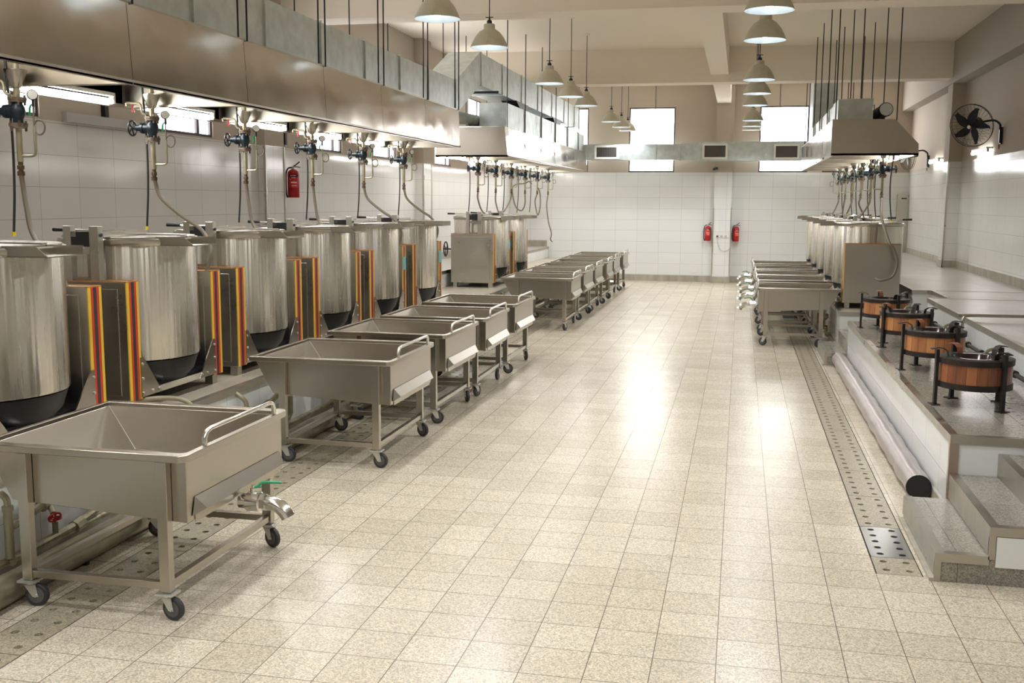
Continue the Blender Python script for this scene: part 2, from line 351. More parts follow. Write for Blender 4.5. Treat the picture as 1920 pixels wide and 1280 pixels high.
wall('wall_right', WT_R, 1, XR, .25, YB, YF, 0, ZC, HR)
wn = 0
for axis, hs in ((0, HF), (1, HL)):
    for (a, b, z0, z1) in hs:
        wn += 1
        w = thing('window_%d' % wn, None, None); w['kind'] = 'structure'
        fr, pn = MB(), MB()
        def bx(mb, a_, b_, c_, d_, t0, t1):
            mb.box(a_, b_, YF+t0, YF+t1, c_, d_) if axis == 0 else mb.box(XL-t1, XL-t0, a_, b_, c_, d_)
        t = .035
        for r in ((a, b, z0, z0+t), (a, b, z1-t, z1), (a, a+t, z0+t, z1-t), (b-t, b, z0+t, z1-t)): bx(fr, *r, .02, .09)
        if axis == 1: bx(fr, b-.36, b-.30, z0+t, z1-t, .02, .08)
        fr.build('window_frame', FRAMEM, w)
        bx(pn, a+t, b-t, z0+t, z1-t, .05, .06); pn.build('window_pane', PANE, w)
# pilasters and beams
struct(MB().box(-.71, -.25, YF-.28, YF, 0, ZC), 'end_wall_pilaster_column', WT_F)
g = MB()
for x in (-.725, -.26): g.box(x, x+.025, YF-.295, YF-.26, .17, 2.02)
struct(g, 'trim_1', TRIM)
for k, (x0, x1, y0, y1) in enumerate(((4.0, XR, 22.3, 22.8), (4.0, XR, 13.75, 14.25), (XL, -6.28, 13.15, 13.75), (XL, -6.2, 20.1, 20.65))):
    struct(MB().box(x0, x1, y0, y1, 0, ZC), 'wall_column', WT_R if x0 > 0 else WT_L)
    if x0 > 0: struct(MB().box(x0-.012, x0+.02, y0-.012, y0+.02, .9, 3.0), 'trim_%d' % (k+2), TRIM)
    else: struct(MB().box(x1-.02, x1+.012, y0-.012, y0+.02, .9, 2.9).box(x1-.02, x1+.012, y1-.02, y1+.012, .9, 2.9), 'trim_%d' % (k+2), TRIM)
for y in (22.3, 13.75, 5.2): struct(MB().box(XL, 4.0 if y > 10 else XR, y, y+.5, 4.62, ZC), 'ceiling_cross_beam', PAINTW)
struct(MB().box(-.70, -.34, YB, YF-.28, 4.77, ZC), 'ceiling_long_beam', PAINTW)
struct(MB().box(3.98, XR, YB, YF, 4.52, ZC), 'wall_top_beam', mat('beige_plaster', (.40,.355,.30), .75))
# baseboards
struct(MB().box(XL, -5.3, YF-.02, YF, .9, 1.07).box(-4.12, -.71, YF-.02, YF, 0, .17).box(-.73, -.23, YF-.30, YF-.28, 0, .17).box(-.25, 1.46, YF-.02, YF, 0, .17), 'baseboard_far', CONCR)
struct(MB().box(XR-.02, XR, YB, YF, .9, 1.04).box(3.985, 4.0, 22.28, 22.82, .9, 1.04).box(3.985, XR, 22.28, 22.3, .9, 1.04), 'baseboard_right', CONCR)
struct(MB().box(XL, XL+.02, YB, YF, .9, 1.05), 'baseboard_left', CONCR)

# ---- raised platforms (riser tile, terrazzo top, steel nosing)
def platform(tag_, x0, x1, y0, y1, z0, z1, top, edges, step=False):
    """edges: sides that show: 'x0','x1','y0','y1'"""
    root = thing(tag_, None, None); root['kind'] = 'structure'
    MB().box(x0+.004, x1-.004, y0+.004, y1-.004, z0, z1-.004).build('riser_tile', [TILE_Y], root)
    MB().box(x0, x1, y0, y1, z1-.012, z1).build('top_surface', top, root)
    for e in edges:
        t, w, b = MB(), .055, .008
        ya, yb = (y0+.0505 if 'y0' in edges else y0-b), (y1-.0505 if 'y1' in edges else y1+b)
        if e == 'x0': t.box(x0-b, x0+.05, ya, yb, z1-w, z1+.004)
        if e == 'x1': t.box(x1-.05, x1+b, y0-b, y1+b, z1-w, z1+.003)
        if e == 'y0': t.box(x0-b, x1, y0-b, y0+.05, z1-w, z1+.004)
        if e == 'y1': t.box(x0-b, x1, y1-.05, y1+b, z1-w, z1+.004)
        t.build('edge_trim', TRIM, root)
        k = MB(); h = .1
        if e == 'x0': k.box(x0-.006, x0+.004, y0, y1, z0, z0+h)
        if e == 'x1': k.box(x1-.004, x1+.006, y0, y1, z0, z0+h)
        if e == 'y0': k.box(x0, x1, y0-.006, y0+.004, z0, z0+h)
        if e == 'y1': k.box(x0, x1, y1-.004, y1+.006, z0, z0+h)
        k.build('skirting_strip', CONCR, root)
    return root
platform('kettle_platform_floor', -5.25, -4.12, YB, YF, 0, .60, TERR_L, ('x1',))
platform('back_ledge_floor', XL, -5.25, YB, YF, 0, .90, TERR_U, ('x1',))
p = platform('tub_platform_floor', 1.46, 2.53, 7.415, 14.45, 0, .61, TERR_D, ('x0', 'y0'))
MB().box(1.45, 1.51, 7.403, 7.44, 0, .56).build('corner_trim', mat('copper_tinted_trim', (.52,.42,.36), .35, 1), p)
platform('far_kettle_platform_floor', 1.465, 2.53, 15.72, YF, 0, .60, TERR_L, ('x0', 'y0'))
platform('side_gallery_floor', 2.53, XR, 5.6, 14.98, 0, .90, TERR_U, ('x0', 'y1'))
platform('side_gallery_floor', 2.80, XR, 14.98, 16.27, 0, .90, TERR_U, ('x0',))
platform('side_gallery_floor', 2.53, XR, 16.27, YF, 0, .90, TERR_U, ('x0', 'y0'))
def steps(y0, y1, third):
    for k, (x0, x1, z) in enumerate(((1.178, 1.465, .17), (1.465, 1.77, .345), (1.77, 2.54, .50))):
        root = thing('stair_step_floor', None, None); root['kind'] = 'structure'
        MB().box(x0, x1, y0+.004, y1, 0, z-.01).build('step_body', TERR_D if k == 0 else [TERR_D], root)
        MB().box(x0+.05, x1, y0+.05, y1, z-.01, z).build('top_surface', TERR_D, root)
        MB().box(x0-.006, x0+.05, y0+.0505, y1+.004, z-.05, z+.003).box(x0-.006, x1, y0-.006, y0+.05, z-.05, z+.003).box(x0-.006, x0+.03, y0-.006, y0+.01, 0 if k == 0 else z-.19, z-.05).box(x0-.006, x0+.006, y0, y1+.004, z-.165 if k else .045, z-.05).build('edge_trim', TRIM, root)
        if k: MB().box(x0+.035, x1, y0-.004, y0+.006, .11, z-.055).build('riser_tile', TILE_X, root)
        else: MB().box(x0-.03, x0, y0-.0, y1, 0, .02).build('skirting_strip', CONCR, root)
steps(6.205, 7.41, True)
steps(14.46, 15.715, True)

# ================================================================== FLOOR DRAINS
def drain_cover_mesh(rows, pitch, w, xs, r, th=.012):
    m = MB(); n = 16
    cols = [0, w*.5, w]
    for j in range(rows):
        for i in range(2):
            x0, x1, y0, y1 = cols[i], cols[i+1], j*pitch, (j+1)*pitch
            cx, cy = xs[i], (y0+y1)/2
            circ = [(cx+r*math.cos(2*PI*k/n+PI/4), cy+r*.95*math.sin(2*PI*k/n+PI/4)) for k in range(n)]
            sq = []
            for k in range(n):
                q = k/n*4; s_ = int(q); t = q-s_; c = [(x1,y1),(x0,y1),(x0,y0),(x1,y0),(x1,y1)]
                sq.append((c[s_][0]+(c[s_+1][0]-c[s_][0])*t, c[s_][1]+(c[s_+1][1]-c[s_][1])*t))
            vs = [(p[0],p[1],0) for p in sq]+[(p[0],p[1],0) for p in circ]+[(p[0],p[1],-th-.03) for p in circ]
            fs = []
            for k in range(n):
                l = (k+1) % n; fs += [(k,l,n+l,n+k), (n+k,n+l,2*n+l,2*n+k)]
            m.add(vs, fs)
    L_ = rows*pitch
    m.add([(0,0,0),(w,0,0),(w,L_,0),(0,L_,0),(0,0,-.04),(w,0,-.04),(w,L_,-.04),(0,L_,-.04)], [(0,1,5,4),(1,2,6,5),(2,3,7,6),(3,0,4,7)])
    return m
def drain_strip(side, x0, x1, y, yend, h, first=None):
    w = x1-x0-.012; proto = None; k = 0
    if first:
        for rows, pitch, m_, lab in first:
            o = drain_cover_mesh(rows, pitch, w, h, .022).build('drain_cover', m_); o.location = (x0+.006, y, .001)
            tag(o, lab, 'drain cover', 'drain covers along the %s channel' % side); y += rows*pitch+.006
    while y < yend:
        if proto is None: o = proto = drain_cover_mesh(5, .152, w, h, .022).build('drain_cover', TERR_C); o['category'] = 'drain cover'
        else: o = proto.copy(); C.objects.link(o)
        o.location = (x0+.006, y, .001); o['group'] = 'drain covers along the %s channel' % side
        o['label'] = 'perforated terrazzo drain cover, number %d from the near end of the %s channel' % (k+1, side)
        y += .766; k += 1
drain_strip('tub side', DR0, DR1, 6.262, 19.6, (.063, .196), [(2, .15, TERR_C, 'short two-row terrazzo drain cover beside the lowest terrazzo step'), (5, .124, mat('wet_steel_plate', (.42,.43,.44), .22, .9), 'bare steel perforated drain plate beside the lowest terrazzo step')])
drain_strip('kettle side', DL0, DL1, 3.37, 27.4, (.066, .202))

# ================================================================== WHEELED SINK CARTS
def make_cart(angs):
    t = thing('sink_cart', '', 'sink cart'); ai = iter(angs)
    # tank: sheet-metal trough, sloping on the far side from the handle
    bx0, bx1, by0, by1 = -.60, .595, -.57, .57
    ot = [(bx0,by0,.862),(bx1,by0,.862),(bx1,by1,.862),(bx0,by1,.862)]
    ob = [(-.44,by0+.0,.572),(bx1,by0+.0,.515),(bx1,by1,.515),(-.44,by1,.572)]
    e = .012
    it = [(bx0+e,by0+e,.862),(bx1-e,by0+e,.862),(bx1-e,by1-e,.862),(bx0+e,by1-e,.862)]
    ib = [(-.40,by0+.03,.590),(bx1-e-.01,by0+.03,.533),(bx1-e-.01,by1-.03,.533),(-.40,by1-.03,.590)]
    m = MB(); m.add(ot+ob+it+ib, [(4,7,6,5),(12,13,14,15)] + [(4+i,4+(i+1)%4,(i+1)%4,i) for i in range(4)] + [(12+(i+1)%4,12+i,8+i,8+(i+1)%4) for i in range(4)] + [(i,(i+1)%4,8+(i+1)%4,8+i) for i in range(4)])
    m.build('tank', STEEL, t, bevel=.004)
    o = rrect(-.62, .622, -.626, .626, (.05,.05,.008,.008)); i = rrect(-.59, .583, -.56, .56, (.03,.03,.005,.005))
    MB().ring(o, i, .845, .885).build('rim', STEEL, t, bevel=.006)
    # folded ridge on the handle side
    MB().hexa([(.596,-.50,.505),(.60,-.50,.505),(.60,.52,.505),(.596,.52,.505)], [(.596,-.50,.64),(.598,-.50,.64),(.598,.52,.64),(.596,.52,.64)]).build('side_plate', STEEL, t)
    r = MB(); z0, z1, z2 = .542, .572, .640
    r.add([(.6,-.53,z0),(.6,-.50,z2),(.645,-.46,z1),(.6,.53,z0),(.6,.52,z2),(.645,.49,z1)], [(0,2,1),(3,4,5),(1,2,5,4),(2,0,3,5),(0,1,4,3)])
    r.build('side_ridge', STEEL, t)
    h = [(.60,-.38,.883),(.60,-.38,.925),(.602,-.36,.955),(.602,-.32,.965),(.602,.40,.965),(.602,.44,.955),(.60,.46,.925),(.60,.46,.883)]
    MB().tube(h, .0135, 12).build('push_handle', CHROME, t)
    lx = (-.335, .48); ly = (-.598, .598)
    for x in lx:
        for y in ly:
            MB().box(x-.03, x+.03, y-.025, y+.025, .15, .846).build('leg', STEEL, t, bevel=.003)
            ang = math.radians(next(ai)); ca, sa = math.cos(ang), math.sin(ang)
            T = lambda u, v, z: (x+u*ca-v*sa, y+u*sa+v*ca, z)      # u = rolling direction, v = axle; the wheel trails towards +u
            c = MB().box(x-.05, x+.05, y-.045, y+.045, .137, .148); c.cyl((x,y,.125), (x,y,.137), .03)
            s_ = .022; yo = .035
            for q in (-1, 1):
                v0, v1 = q*s_-.002, q*s_+.002
                c.hexa([T(yo-.016,v0,.055),T(yo+.016,v0,.055),T(yo+.016,v1,.055),T(yo-.016,v1,.055)], [T(-.03,v0,.128),T(.035,v0,.128),T(.035,v1,.128),T(-.03,v1,.128)])
            c.hexa([T(-.03,-s_-.002,.12),T(.035,-s_-.002,.12),T(.035,s_+.002,.12),T(-.03,s_+.002,.12)], [T(-.03,-s_-.002,.128),T(.035,-s_-.002,.128),T(.035,s_+.002,.128),T(-.03,s_+.002,.128)])
            c.cyl(T(yo,-.03,.0625), T(yo,.03,.0625), .008)
            k = c.build('caster', ZINC, t)
            w = MB(); w.tube([T(yo,v_,.0625) for v_ in (-.015,-.010,.010,.015)], [.056,.0625,.0625,.056], 24)
            w.cur = 1; w.cyl(T(yo,-.0165,.0625), T(yo,.0165,.0625), .043, n=20)
            w.build('wheel', [RUBBER, WHEELG], k)
    fz0, fz1 = .165, .205
    lf = MB()
    for y in ly: lf.box(lx[0]+.03, lx[1]-.03, y-.02, y+.02, fz0, fz1)
    for x in lx: lf.box(x-.02, x+.02, ly[0]+.03, ly[1]-.03, fz0, fz1)
    lf.build('lower_frame', STEEL, t, bevel=.003)
    return t
def make_spout(parent, x, y, z, ang=0):
    """drain valve on the handle face, pointing along +x, ending in a down-turned elbow"""
    b = MB(); b.tube([(x-.01,y,z),(x+.035,y,z)], .043, 20); b.tube([(x+.035,y,z),(x+.04,y,z),(x+.115,y,z),(x+.12,y,z)], [.046,.057,.057,.05], 24); b.cyl((x+.12,y,z), (x+.152,y,z), .05, n=6)
    b.cyl((x+.07,y,z+.045), (x+.07,y,z+.078), .016, n=10); b.cyl((x+.07,y,z+.078), (x+.07,y,z+.095), .011, n=6)
    v = b.build('drain_valve', CHROME, parent)
    pts = [(x+.152,y,z)] + [(x+.152+.14*math.sin(a), y, z-.12*(1-math.cos(a))) for a in [k*PI/2.6/8 for k in range(1, 9)]]
    MB().tube(pts, .042, 20).build('spout', CHROME, v)
    MB().tube(spline([(x+.07,y,z+.084),(x+.095,y+.01,z+.086),(x+.12,y+.02,z+.108),(x+.17,y+.05,z+.104),(x+.21,y+.075,z+.098)], 4), [.008]*17, 8).build('valve_handle', GREEN, v)
cart0 = make_cart((10, 35, -8, -25)); cart1 = make_cart((-12, 80, 22, -60)); cart2 = make_cart((160, 20, 70, -95))
CX_L, CX_R = -3.332, .91
cartsL = [(4.672+.62, 'sink cart with a green-handled drain spout, alone at the near corner of the aisle'),
 (7.88+.62, 'sink cart with a wide gap around it, second in the near row of five'), (9.62+.62, 'sink cart in the middle of the near row of five'),
 (11.08+.62, 'sink cart fourth in the near row of five'), (12.72+.62, 'sink cart fifth and last in the near row, just before the gap')]
cartsL2 = [17.22, 18.87, 20.42, 22.05, 23.7, 25.4]
cartsR = [16.25, 17.95, 19.35, 20.95, 22.7]
gL, gL2, gR = 'sink carts in front of the near kettles', 'sink carts in the far row by the kettles', 'sink carts with spouts on the tub side'
carts = []
for k, (y, lab) in enumerate(cartsL):
    rz = [0, .003, -.012, .01, -.008][k]
    if k == 0: continue
    carts.append(dup((cart0, cart0, cart1, cart2, cart1)[k], (CX_L+[0,0,-.02,.01,0][k], y, 0), rz, 'stainless '+lab, gL))
for k, y in enumerate(cartsL2):
    carts.append(dup((cart2, cart0, cart1, cart0, cart2, cart1)[k], (CX_L-.03+[.02,0,-.01,.01,-.02,0][k], y+.62, 0), [.01,-.01,.0,.012,-.006,0][k], 'stainless sink cart, %s of six in the far row by the kettles' % ORD[k], gL2))
cartR0 = None
for k, y in enumerate(cartsR):
    if cartR0 is None:
        cartR0 = dup(cart0, (CX_R, y+.62, 0), PI, '', gR); make_spout(cartR0, .60, .0, .57)
        o = cartR0
    else: o = dup(cartR0, (CX_R-[0,.01,0,.015,.02][k], y+.62, 0), PI+[0,.01,-.01,0,.01][k])
    o['label'] = 'stainless sink cart with a drain spout, %s of five on the tub side' % ORD[k]
cart0.location = (CX_L, cartsL[0][0], 0); cart0['label'] = 'stainless '+cartsL[0][1]; cart0['group'] = gL
make_spout(cart0, .60, .02, .47)
for c_ in (cart1, cart2):
    for o in list(c_.children_recursive)+[c_]: bpy.data.objects.remove(o)

# ================================================================== TILTING STEAM KETTLES
def make_kettle():
    """aisle side is +x, yoke post is the one at -y. origin on the platform"""
    t = thing('steam_kettle', '', 'steam kettle')
    for (y0, y1, near) in ((-.70,-.545,True), (.545,.70,False)):
        p_ = MB().box(-.40, .395, y0, y1, .085, .972).build('control_post', PANELL, t, bevel=.004)
        MB().box(.393, .401, y0, y1, .087, .97).build('striped_panel', STRIPE, p_)
        ms = MB().box(-.40, .40, y0, y0+.012, .97, .977).box(-.40, .40, y1-.012, y1, .97, .977).box(.385, .401, y0, y1, .968, .978).build('top_edging', mat('orange_edge', (.40,.16,.03), .4), p_)
        dy = (y0-.008, y0+.002)
        d = MB().box(-.34, .33, dy[0], dy[1], .13, .92).build('access_door', PANELL, p_, bevel=.003)
        for (bx_, bz_) in ((.28,.87),(.28,.18)):
            pass
        for x in (-.33, .33):
            MB().box(x-.035, x+.035, (y0+y1)/2-.04, (y0+y1)/2+.04, 0, .087).build('foot', TRIM, t)
    prof = [(0,.335),(.20,.335),(.47,.337),(.505,.345),(.51,.36),(.51,1.24),(.505,1.262)]
    MB().lathe(prof, n=64).build('kettle_body', STEEL_KET, t)
    MB().lathe([(.505,1.225),(.525,1.225),(.53,1.235),(.53,1.268),(.52,1.278),(.495,1.278),(.495,1.262)], n=64).build('kettle_rim', STEEL, t)
    MB().lathe([(.0,.10),(.36,.10),(.46,.22),(.495,.334),(0,.334)], n=40).build('burner_skirt', BLACK, t)
    MB().box(-.36, .36, -.54, .54, .087, .16).build('base_frame', BLACK, t)
    # lid: flat disc in two halves with a hinge strip
    l = MB()
    for a0 in (0, PI): l.lathe([(0,1.279),(.50,1.279),(.50,1.286),(.498,1.290),(0,1.295)], n=24, a0=a0+.012, a1=a0+PI-.012)
    l.box(-.49, .49, -.022, .022, 1.292, 1.300)
    ld = l.build('lid', STEEL, t)
    MB().box(-.06, -.02, -.66, -.02, 1.296, 1.335).box(.10, .14, -.66, .02, 1.296, 1.33).build('lid_arm', CHROME, t)
    # yoke on the near post
    for x0, x1 in ((-.125,-.062), (.092,.165)):
        MB().box(x0, x1, -.665, -.60, .975, 1.375).build('yoke_upright', TRIM, t, bevel=.003)
    MB().box(-.062, .092, -.66, -.62, 1.225, 1.335).build('yoke_block', BLACK, t)
    MB().box(-.062, .092, -.652, -.64, 1.17, 1.205).build('yoke_bracket', STEEL, t); MB().box(-.06, .09, -.66, -.60, .976, 1.0).build('yoke_foot', STEEL, t)
    MB().cyl((0,-.62,.80), (0,-.50,.80), .05, n=18).build('pivot_shaft', STEEL, t)
    MB().cyl((.165,-.632,1.31), (.176,-.632,1.31), .013, n=10).build('bolt', DARKM, t)
    # pouring chute on the aisle side
    s = MB(); s.box(.40, .64, -.29, -.282, 1.225, 1.29).box(.40, .72, -.29, .06, 1.222, 1.23).box(.40, .72, .052, .06, 1.23, 1.285)
    s.add([(.64,-.29,1.225),(.72,-.29,1.225),(.64,-.29,1.29),(.64,-.282,1.225),(.72,-.282,1.225),(.64,-.282,1.29)], [(0,1,2),(3,5,4),(0,3,4,1),(1,4,5,2)])
    s.build('pouring_chute', STEEL, t)
    MB().cyl((-.50,-.06,1.325), (.05,-.06,1.315), .009, n=8).build('tilt_rod', CHROME, t)
    MB().cyl((-.64,-.06,1.328), (-.50,-.06,1.325), .017, .014, n=12).build('rod_grip', BLACK, t)
    # brackets and cross bar on the aisle face
    MB().box(.385, .41, -.545, .545, .10, .15).build('cross_bar', CHROME, t)
    for sgn in (-1, 1):
        g = MB(); ys = [sgn*.56, sgn*.545, sgn*.30]
        g.hexa([(.402,sgn*.565,.10),(.412,sgn*.565,.10),(.412,sgn*.29,.10),(.402,sgn*.29,.10)], [(.402,sgn*.565,.40),(.412,sgn*.565,.40),(.412,sgn*.53,.40),(.402,sgn*.53,.40)])
        b_ = g.build('gusset_plate', STEEL, t)
        for (yy, zz) in ((.55,.35),(.55,.24),(.55,.13),(.42,.13),(.33,.13)): MB().cyl((.411,sgn*yy,zz), (.420,sgn*yy,zz), .010, n=6).build('bolt', ZINC, b_)
    # tilt wheel behind the near post
    w = MB(); wx = -.52
    w.torus((wx,-.62,.69), .13, .012, 'x', 24, 8); w.cyl((-.40,-.62,.69), (wx-.05,-.62,.69), .014, n=10)
    for a in (0, PI*2/3, PI*4/3): w.cyl((wx,-.62,.69), (wx,-.62+.13*math.cos(a+.4),.69+.13*math.sin(a+.4)), .009, n=8)
    w.build('tilt_wheel', BLACK, t)
    return t
ket0 = make_kettle()
KY = [5.765+1.705*i for i in range(6)]; KY2 = [19.06, 20.77]; KYR = [17.0+1.705*i for i in range(5)]
g1, g2, g3 = 'tilting steam kettles under the long near hood', 'tilting steam kettles under the far hood', 'tilting steam kettles under the tub side hood'
labs = ['steam kettle cut off by the frame edge, behind the cart with the green lever'] + ['steam kettle between striped posts, %s from the near end of the long hood' % ORD[i] for i in range(1, 6)]
kets = []
for i in range(1, 6): kets.append(dup(ket0, (-4.75, KY[i], .6), 0, labs[i], g1))
for i, y in enumerate(KY2): kets.append(dup(ket0, (-4.75, y, .6), 0, ['steam kettle with a broad bare side panel facing the gap between the hoods', 'steam kettle under the far hood, behind the one with the broad bare panel'][i], g2))
for i, y in enumerate(KYR): kets.append(dup(ket0, (1.945, y, .6), PI, 'steam kettle on the tub side, ' + ('wide steel panel facing the wooden tubs' if i == 0 else '%s from the wooden tubs' % ORD[i]), g3))
ket0.location = (-4.75, KY[0], .6); ket0['label'] = labs[0]; ket0['group'] = g1
# teal stickers on a few striped posts (parts of their kettles)
for k in (kets[3], kets[4], kets[5]): MB().box(.402, .405, .555, .69, .66, .83).build('teal_sticker', TEAL, k)

# ================================================================== STEAM VALVES, HOSES AND CABLES
def make_valve(top):
    """origin at the pipe axis, z = 0 on the hood's lower edge"""
    t = thing('steam_valve', '', 'steam valve')
    MB().lathe([(.075,.10),(.075,.09),(.03,-.02),(.022,-.02),(.065,.10)], n=20).build('hanger_cone', STEEL, t)
    MB().cyl((0,0,top), (0,0,-.09), .022, n=14).build('supply_pipe', BRASS, t)
    for z in (-.10, -.275):
        g = MB().cyl((0,0,z-.007), (0,0,z+.013), .062, n=20).cyl((0,0,z-.02), (0,0,z-.008), .058, n=20)
        for a in range(4):
            u, v = .048*math.cos(a*PI/2+PI/4), .048*math.sin(a*PI/2+PI/4); g.cyl((u,v,z-.04), (u,v,z+.03), .009, n=6)
        g.build('flange', RUSTF, t)
    b = MB(); b.lathe([(0,-.26),(.036,-.26),(.034,-.235),(.050,-.20),(.052,-.18),(.048,-.155),(.034,-.13),(.036,-.10),(0,-.10)], n=20)
    b.tube([(0,0,-.18),(-.07,0,-.18),(-.075,0,-.18),(-.10,0,-.18),(-.105,0,-.18),(-.15,0,-.18)], [.04,.04,.047,.047,.03,.026], 12)
    b.build('valve_body', VALVEB, t)
    w = MB(); w.torus((-.19,0,-.18), .062, .008, 'x', 18, 6); w.cyl((-.15,0,-.18), (-.20,0,-.18), .012, n=8)
    for k in range(5): a = k*PI*.4; w.cyl((-.19,0,-.18), (-.19,.062*math.cos(a),-.18+.062*math.sin(a)), .006, n=6)
    w.build('hand_wheel', DARKM, t)
    MB().cyl((0,0,-.29), (0,0,-.525), .021, n=14).build('down_pipe', BRASS, t)
    MB().cyl((0,0,-.525), (0,0,-.55), .017, n=12).cyl((0,0,-.55), (0,0,-.575), .026, n=6).cyl((0,0,-.575), (0,0,-.59), .017, n=12).cyl((0,0,-.59), (0,0,-.62), .025, n=10).build('hose_coupling', RUSTF, t)
    MB().tube(spline([(.015,0,-.485),(.09,0,-.485),(.118,0,-.475),(.125,0,-.45),(.125,0,-.40),(.125,0,-.33),(.124,0,-.28)], 4), .0095, 8).build('gauge_pipe', BRASS, t)
    ring = [(.16-.04*math.cos(a), .008*math.sin(a/2), -.29+.05*math.sin(a)) for a in [k*2*PI/18 for k in range(18)]]
    MB().tube([(.124,0,-.29)]+[Vector(p) for p in ring]+[(.122,.0,-.24),(.124,0,-.12)], .0065, 8).build('siphon_loop', HOSE, t)
    MB().cyl((.124,0,-.15), (.124,0,-.105), .010, n=8).cyl((.120,-.0,-.072), (.137,-.020,-.072), .036, n=20).build('gauge', DARKM, t)
    MB().cyl((.137,-.020,-.072), (.139,-.022,-.072), .031, n=20).build('gauge_face', WHITE, t)
    MB().tube([(.124,0,-.135),(.105,0,-.14),(.095,0,-.16),(.092,0,-.21)], [.006,.006,.008,.008], 8).build('gauge_lever', GREEN, t)
    MB().tube(spline([(-.22,-.02,.03),(-.15,-.02,.025),(-.10,-.02,.02),(-.085,-.02,-.01),(-.075,-.02,-.055),(-.04,-.01,-.075),(-.02,0,-.08)], 4), .011, 8).cyl((-.225,-.02,.03), (-.225,-.02,-.0), .012, n=8).build('water_branch', BRASS, t)
    MB().tube([(-.16,-.02,.02),(-.165,-.025,.0),(-.155,-.03,-.05)], [.006,.008,.010], 8).build('water_lever', REDW, t)
    return t
val0 = make_valve(.51)
def hose(parent, pts, r=.017, name='hose', m=None): return MB().tube(spline(pts, 7), r, 10).build(name, m or HOSE, parent)
def cable(x, y, z0, z1, label, group, sway=.03, plug=True):
    c = thing('power_cable', label, 'cable', (x, y, 0), 0, group)
    MB().tube(spline([(0,0,z0),(.005,0,z0*.8+z1*.2),(sway,0,z0*.45+z1*.55),(sway*.8,0,z0*.2+z1*.8),(.0,0,z1)], 6), .009, 8).build('flex', CABLE, c)
    if plug: MB().cyl((0,0,z1), (0,0,z1-.03), .014, n=8).build('plug', YELLOW, c)
    return c
HZ1, HZ3 = 2.95, 2.87
vlist = []
# near hood: hoses run to the far post top of each kettle
for i in range(6):
    y = 6.42+1.695*i
    v = dup(val0, (-4.9, y, HZ1), 0, 'blue-grey steam valve and gauge, %s from the near end of the long hood' % ORD[i], 'steam valves under the long near hood')
    dx = .36; ky = KY[i]+.62-y
    wide = [(0,0,-.61),(.055,0,-.762),(.248,0,-.919),(.418,0,-1.029),(.505,ky*.5,-1.163),(.512,ky,-1.254),(.471,ky,-1.385)]
    steep = [(0,0,-.61),(.028,0,-.843),(.067,0,-1.028),(.216,ky*.5,-1.211),(.295,ky,-1.303),(.333,ky,-1.385)]
    hose(v, [steep, wide, steep, steep, wide, wide][i])
    cable(-5.0, y+.02, HZ1+.53, 1.94, 'black power cable beside the %s steam valve of the long hood' % ORD[i], 'power cables under the long near hood', plug=i < 2)
# far hood: six valves, three connected and three with looped or loose hoses
for i in range(6):
    y = 19.1+1.46*i
    v = dup(val0, (-4.83+.0*i, y, HZ1), 0, 'steam valve with ' + ['a curved hose to the kettle','a straight hose to the kettle','a slanting hose','a hose coiled in a wide loop','a hose hung in a narrow loop','a long loose hanging hose'][i] + ', %s under the far hood' % ORD[i], 'steam valves under the far hood')
    if i == 0: hose(v, [(0,0,-.61),(.0,0,-.75),(.08,.1,-1.0),(.30,.2,-1.08)], .016)
    if i == 1: hose(v, [(0,0,-.61),(.0,0,-.80),(.08,0,-1.08)], .016)
    if i == 2: hose(v, [(0,0,-.61),(-.02,0,-.75),(-.10,-.1,-.95),(-.18,-.2,-1.08)], .016)
    if i == 3: hose(v, [(0,0,-.61),(.0,0,-.85),(-.08,0,-1.0),(-.22,0,-.9),(-.30,0,-.55),(-.24,0,-.42),(.0,-.03,-.38),(.10,-.03,-.34),(.16,-.03,-.40)], .016)
    if i == 4: hose(v, [(0,0,-.61),(-.05,0,-.8),(.02,0,-1.12),(.08,0,-.9),(.07,0,-.6),(.02,-.03,-.46)], .016)
    if i == 5: hose(v, [(0,0,-.61),(-.03,0,-.9),(.02,0,-1.3),(.10,0,-1.6),(.08,0,-1.75),(.13,0,-1.82)], .016)
    if i != 5: cable(-5.02, y+.02, HZ1+.53, 1.94 if i < 3 else 1.9, 'black power cable beside the %s steam valve of the far hood' % ORD[i], 'power cables under the far hood', plug=i > 2)
# tub side hood: mirrored
for i in range(6):
    y = 16.75+1.42*i
    v = dup(val0, (2.08, y, HZ3), PI, 'steam valve over the tub side kettles, ' + ('closest to the wooden tubs' if i == 0 else '%s from the wooden tubs' % ORD[i]), 'steam valves under the tub side hood')
    if i == 0:
        hose(v, [(0,0,-.61),(.02,.3,-.9),(-.06,.6,-1.25),(-.13,.62,-1.35),(-.19,.64,-1.55),(-.14,.66,-1.75),(.02,.68,-1.82),(.10,.62,-1.80)], .02)
    else: hose(v, [(0,0,-.61),(.02,0,-.72),([0,.16,-.08,.10,.02,.12][i],-.1,-.95),([0,.3,.05,.2,-.1,.25][i],-.1,-1.03)], .016)
    cable(2.2-.05*(i % 2), y-.3, HZ3+.48, 1.93, 'black power cable beside the %s tub side steam valve' % ORD[i], 'power cables under the tub side hood', sway=-.04, plug=i == 0)
for ch in list(val0.children): bpy.data.objects.remove(ch)
bpy.data.objects.remove(val0)

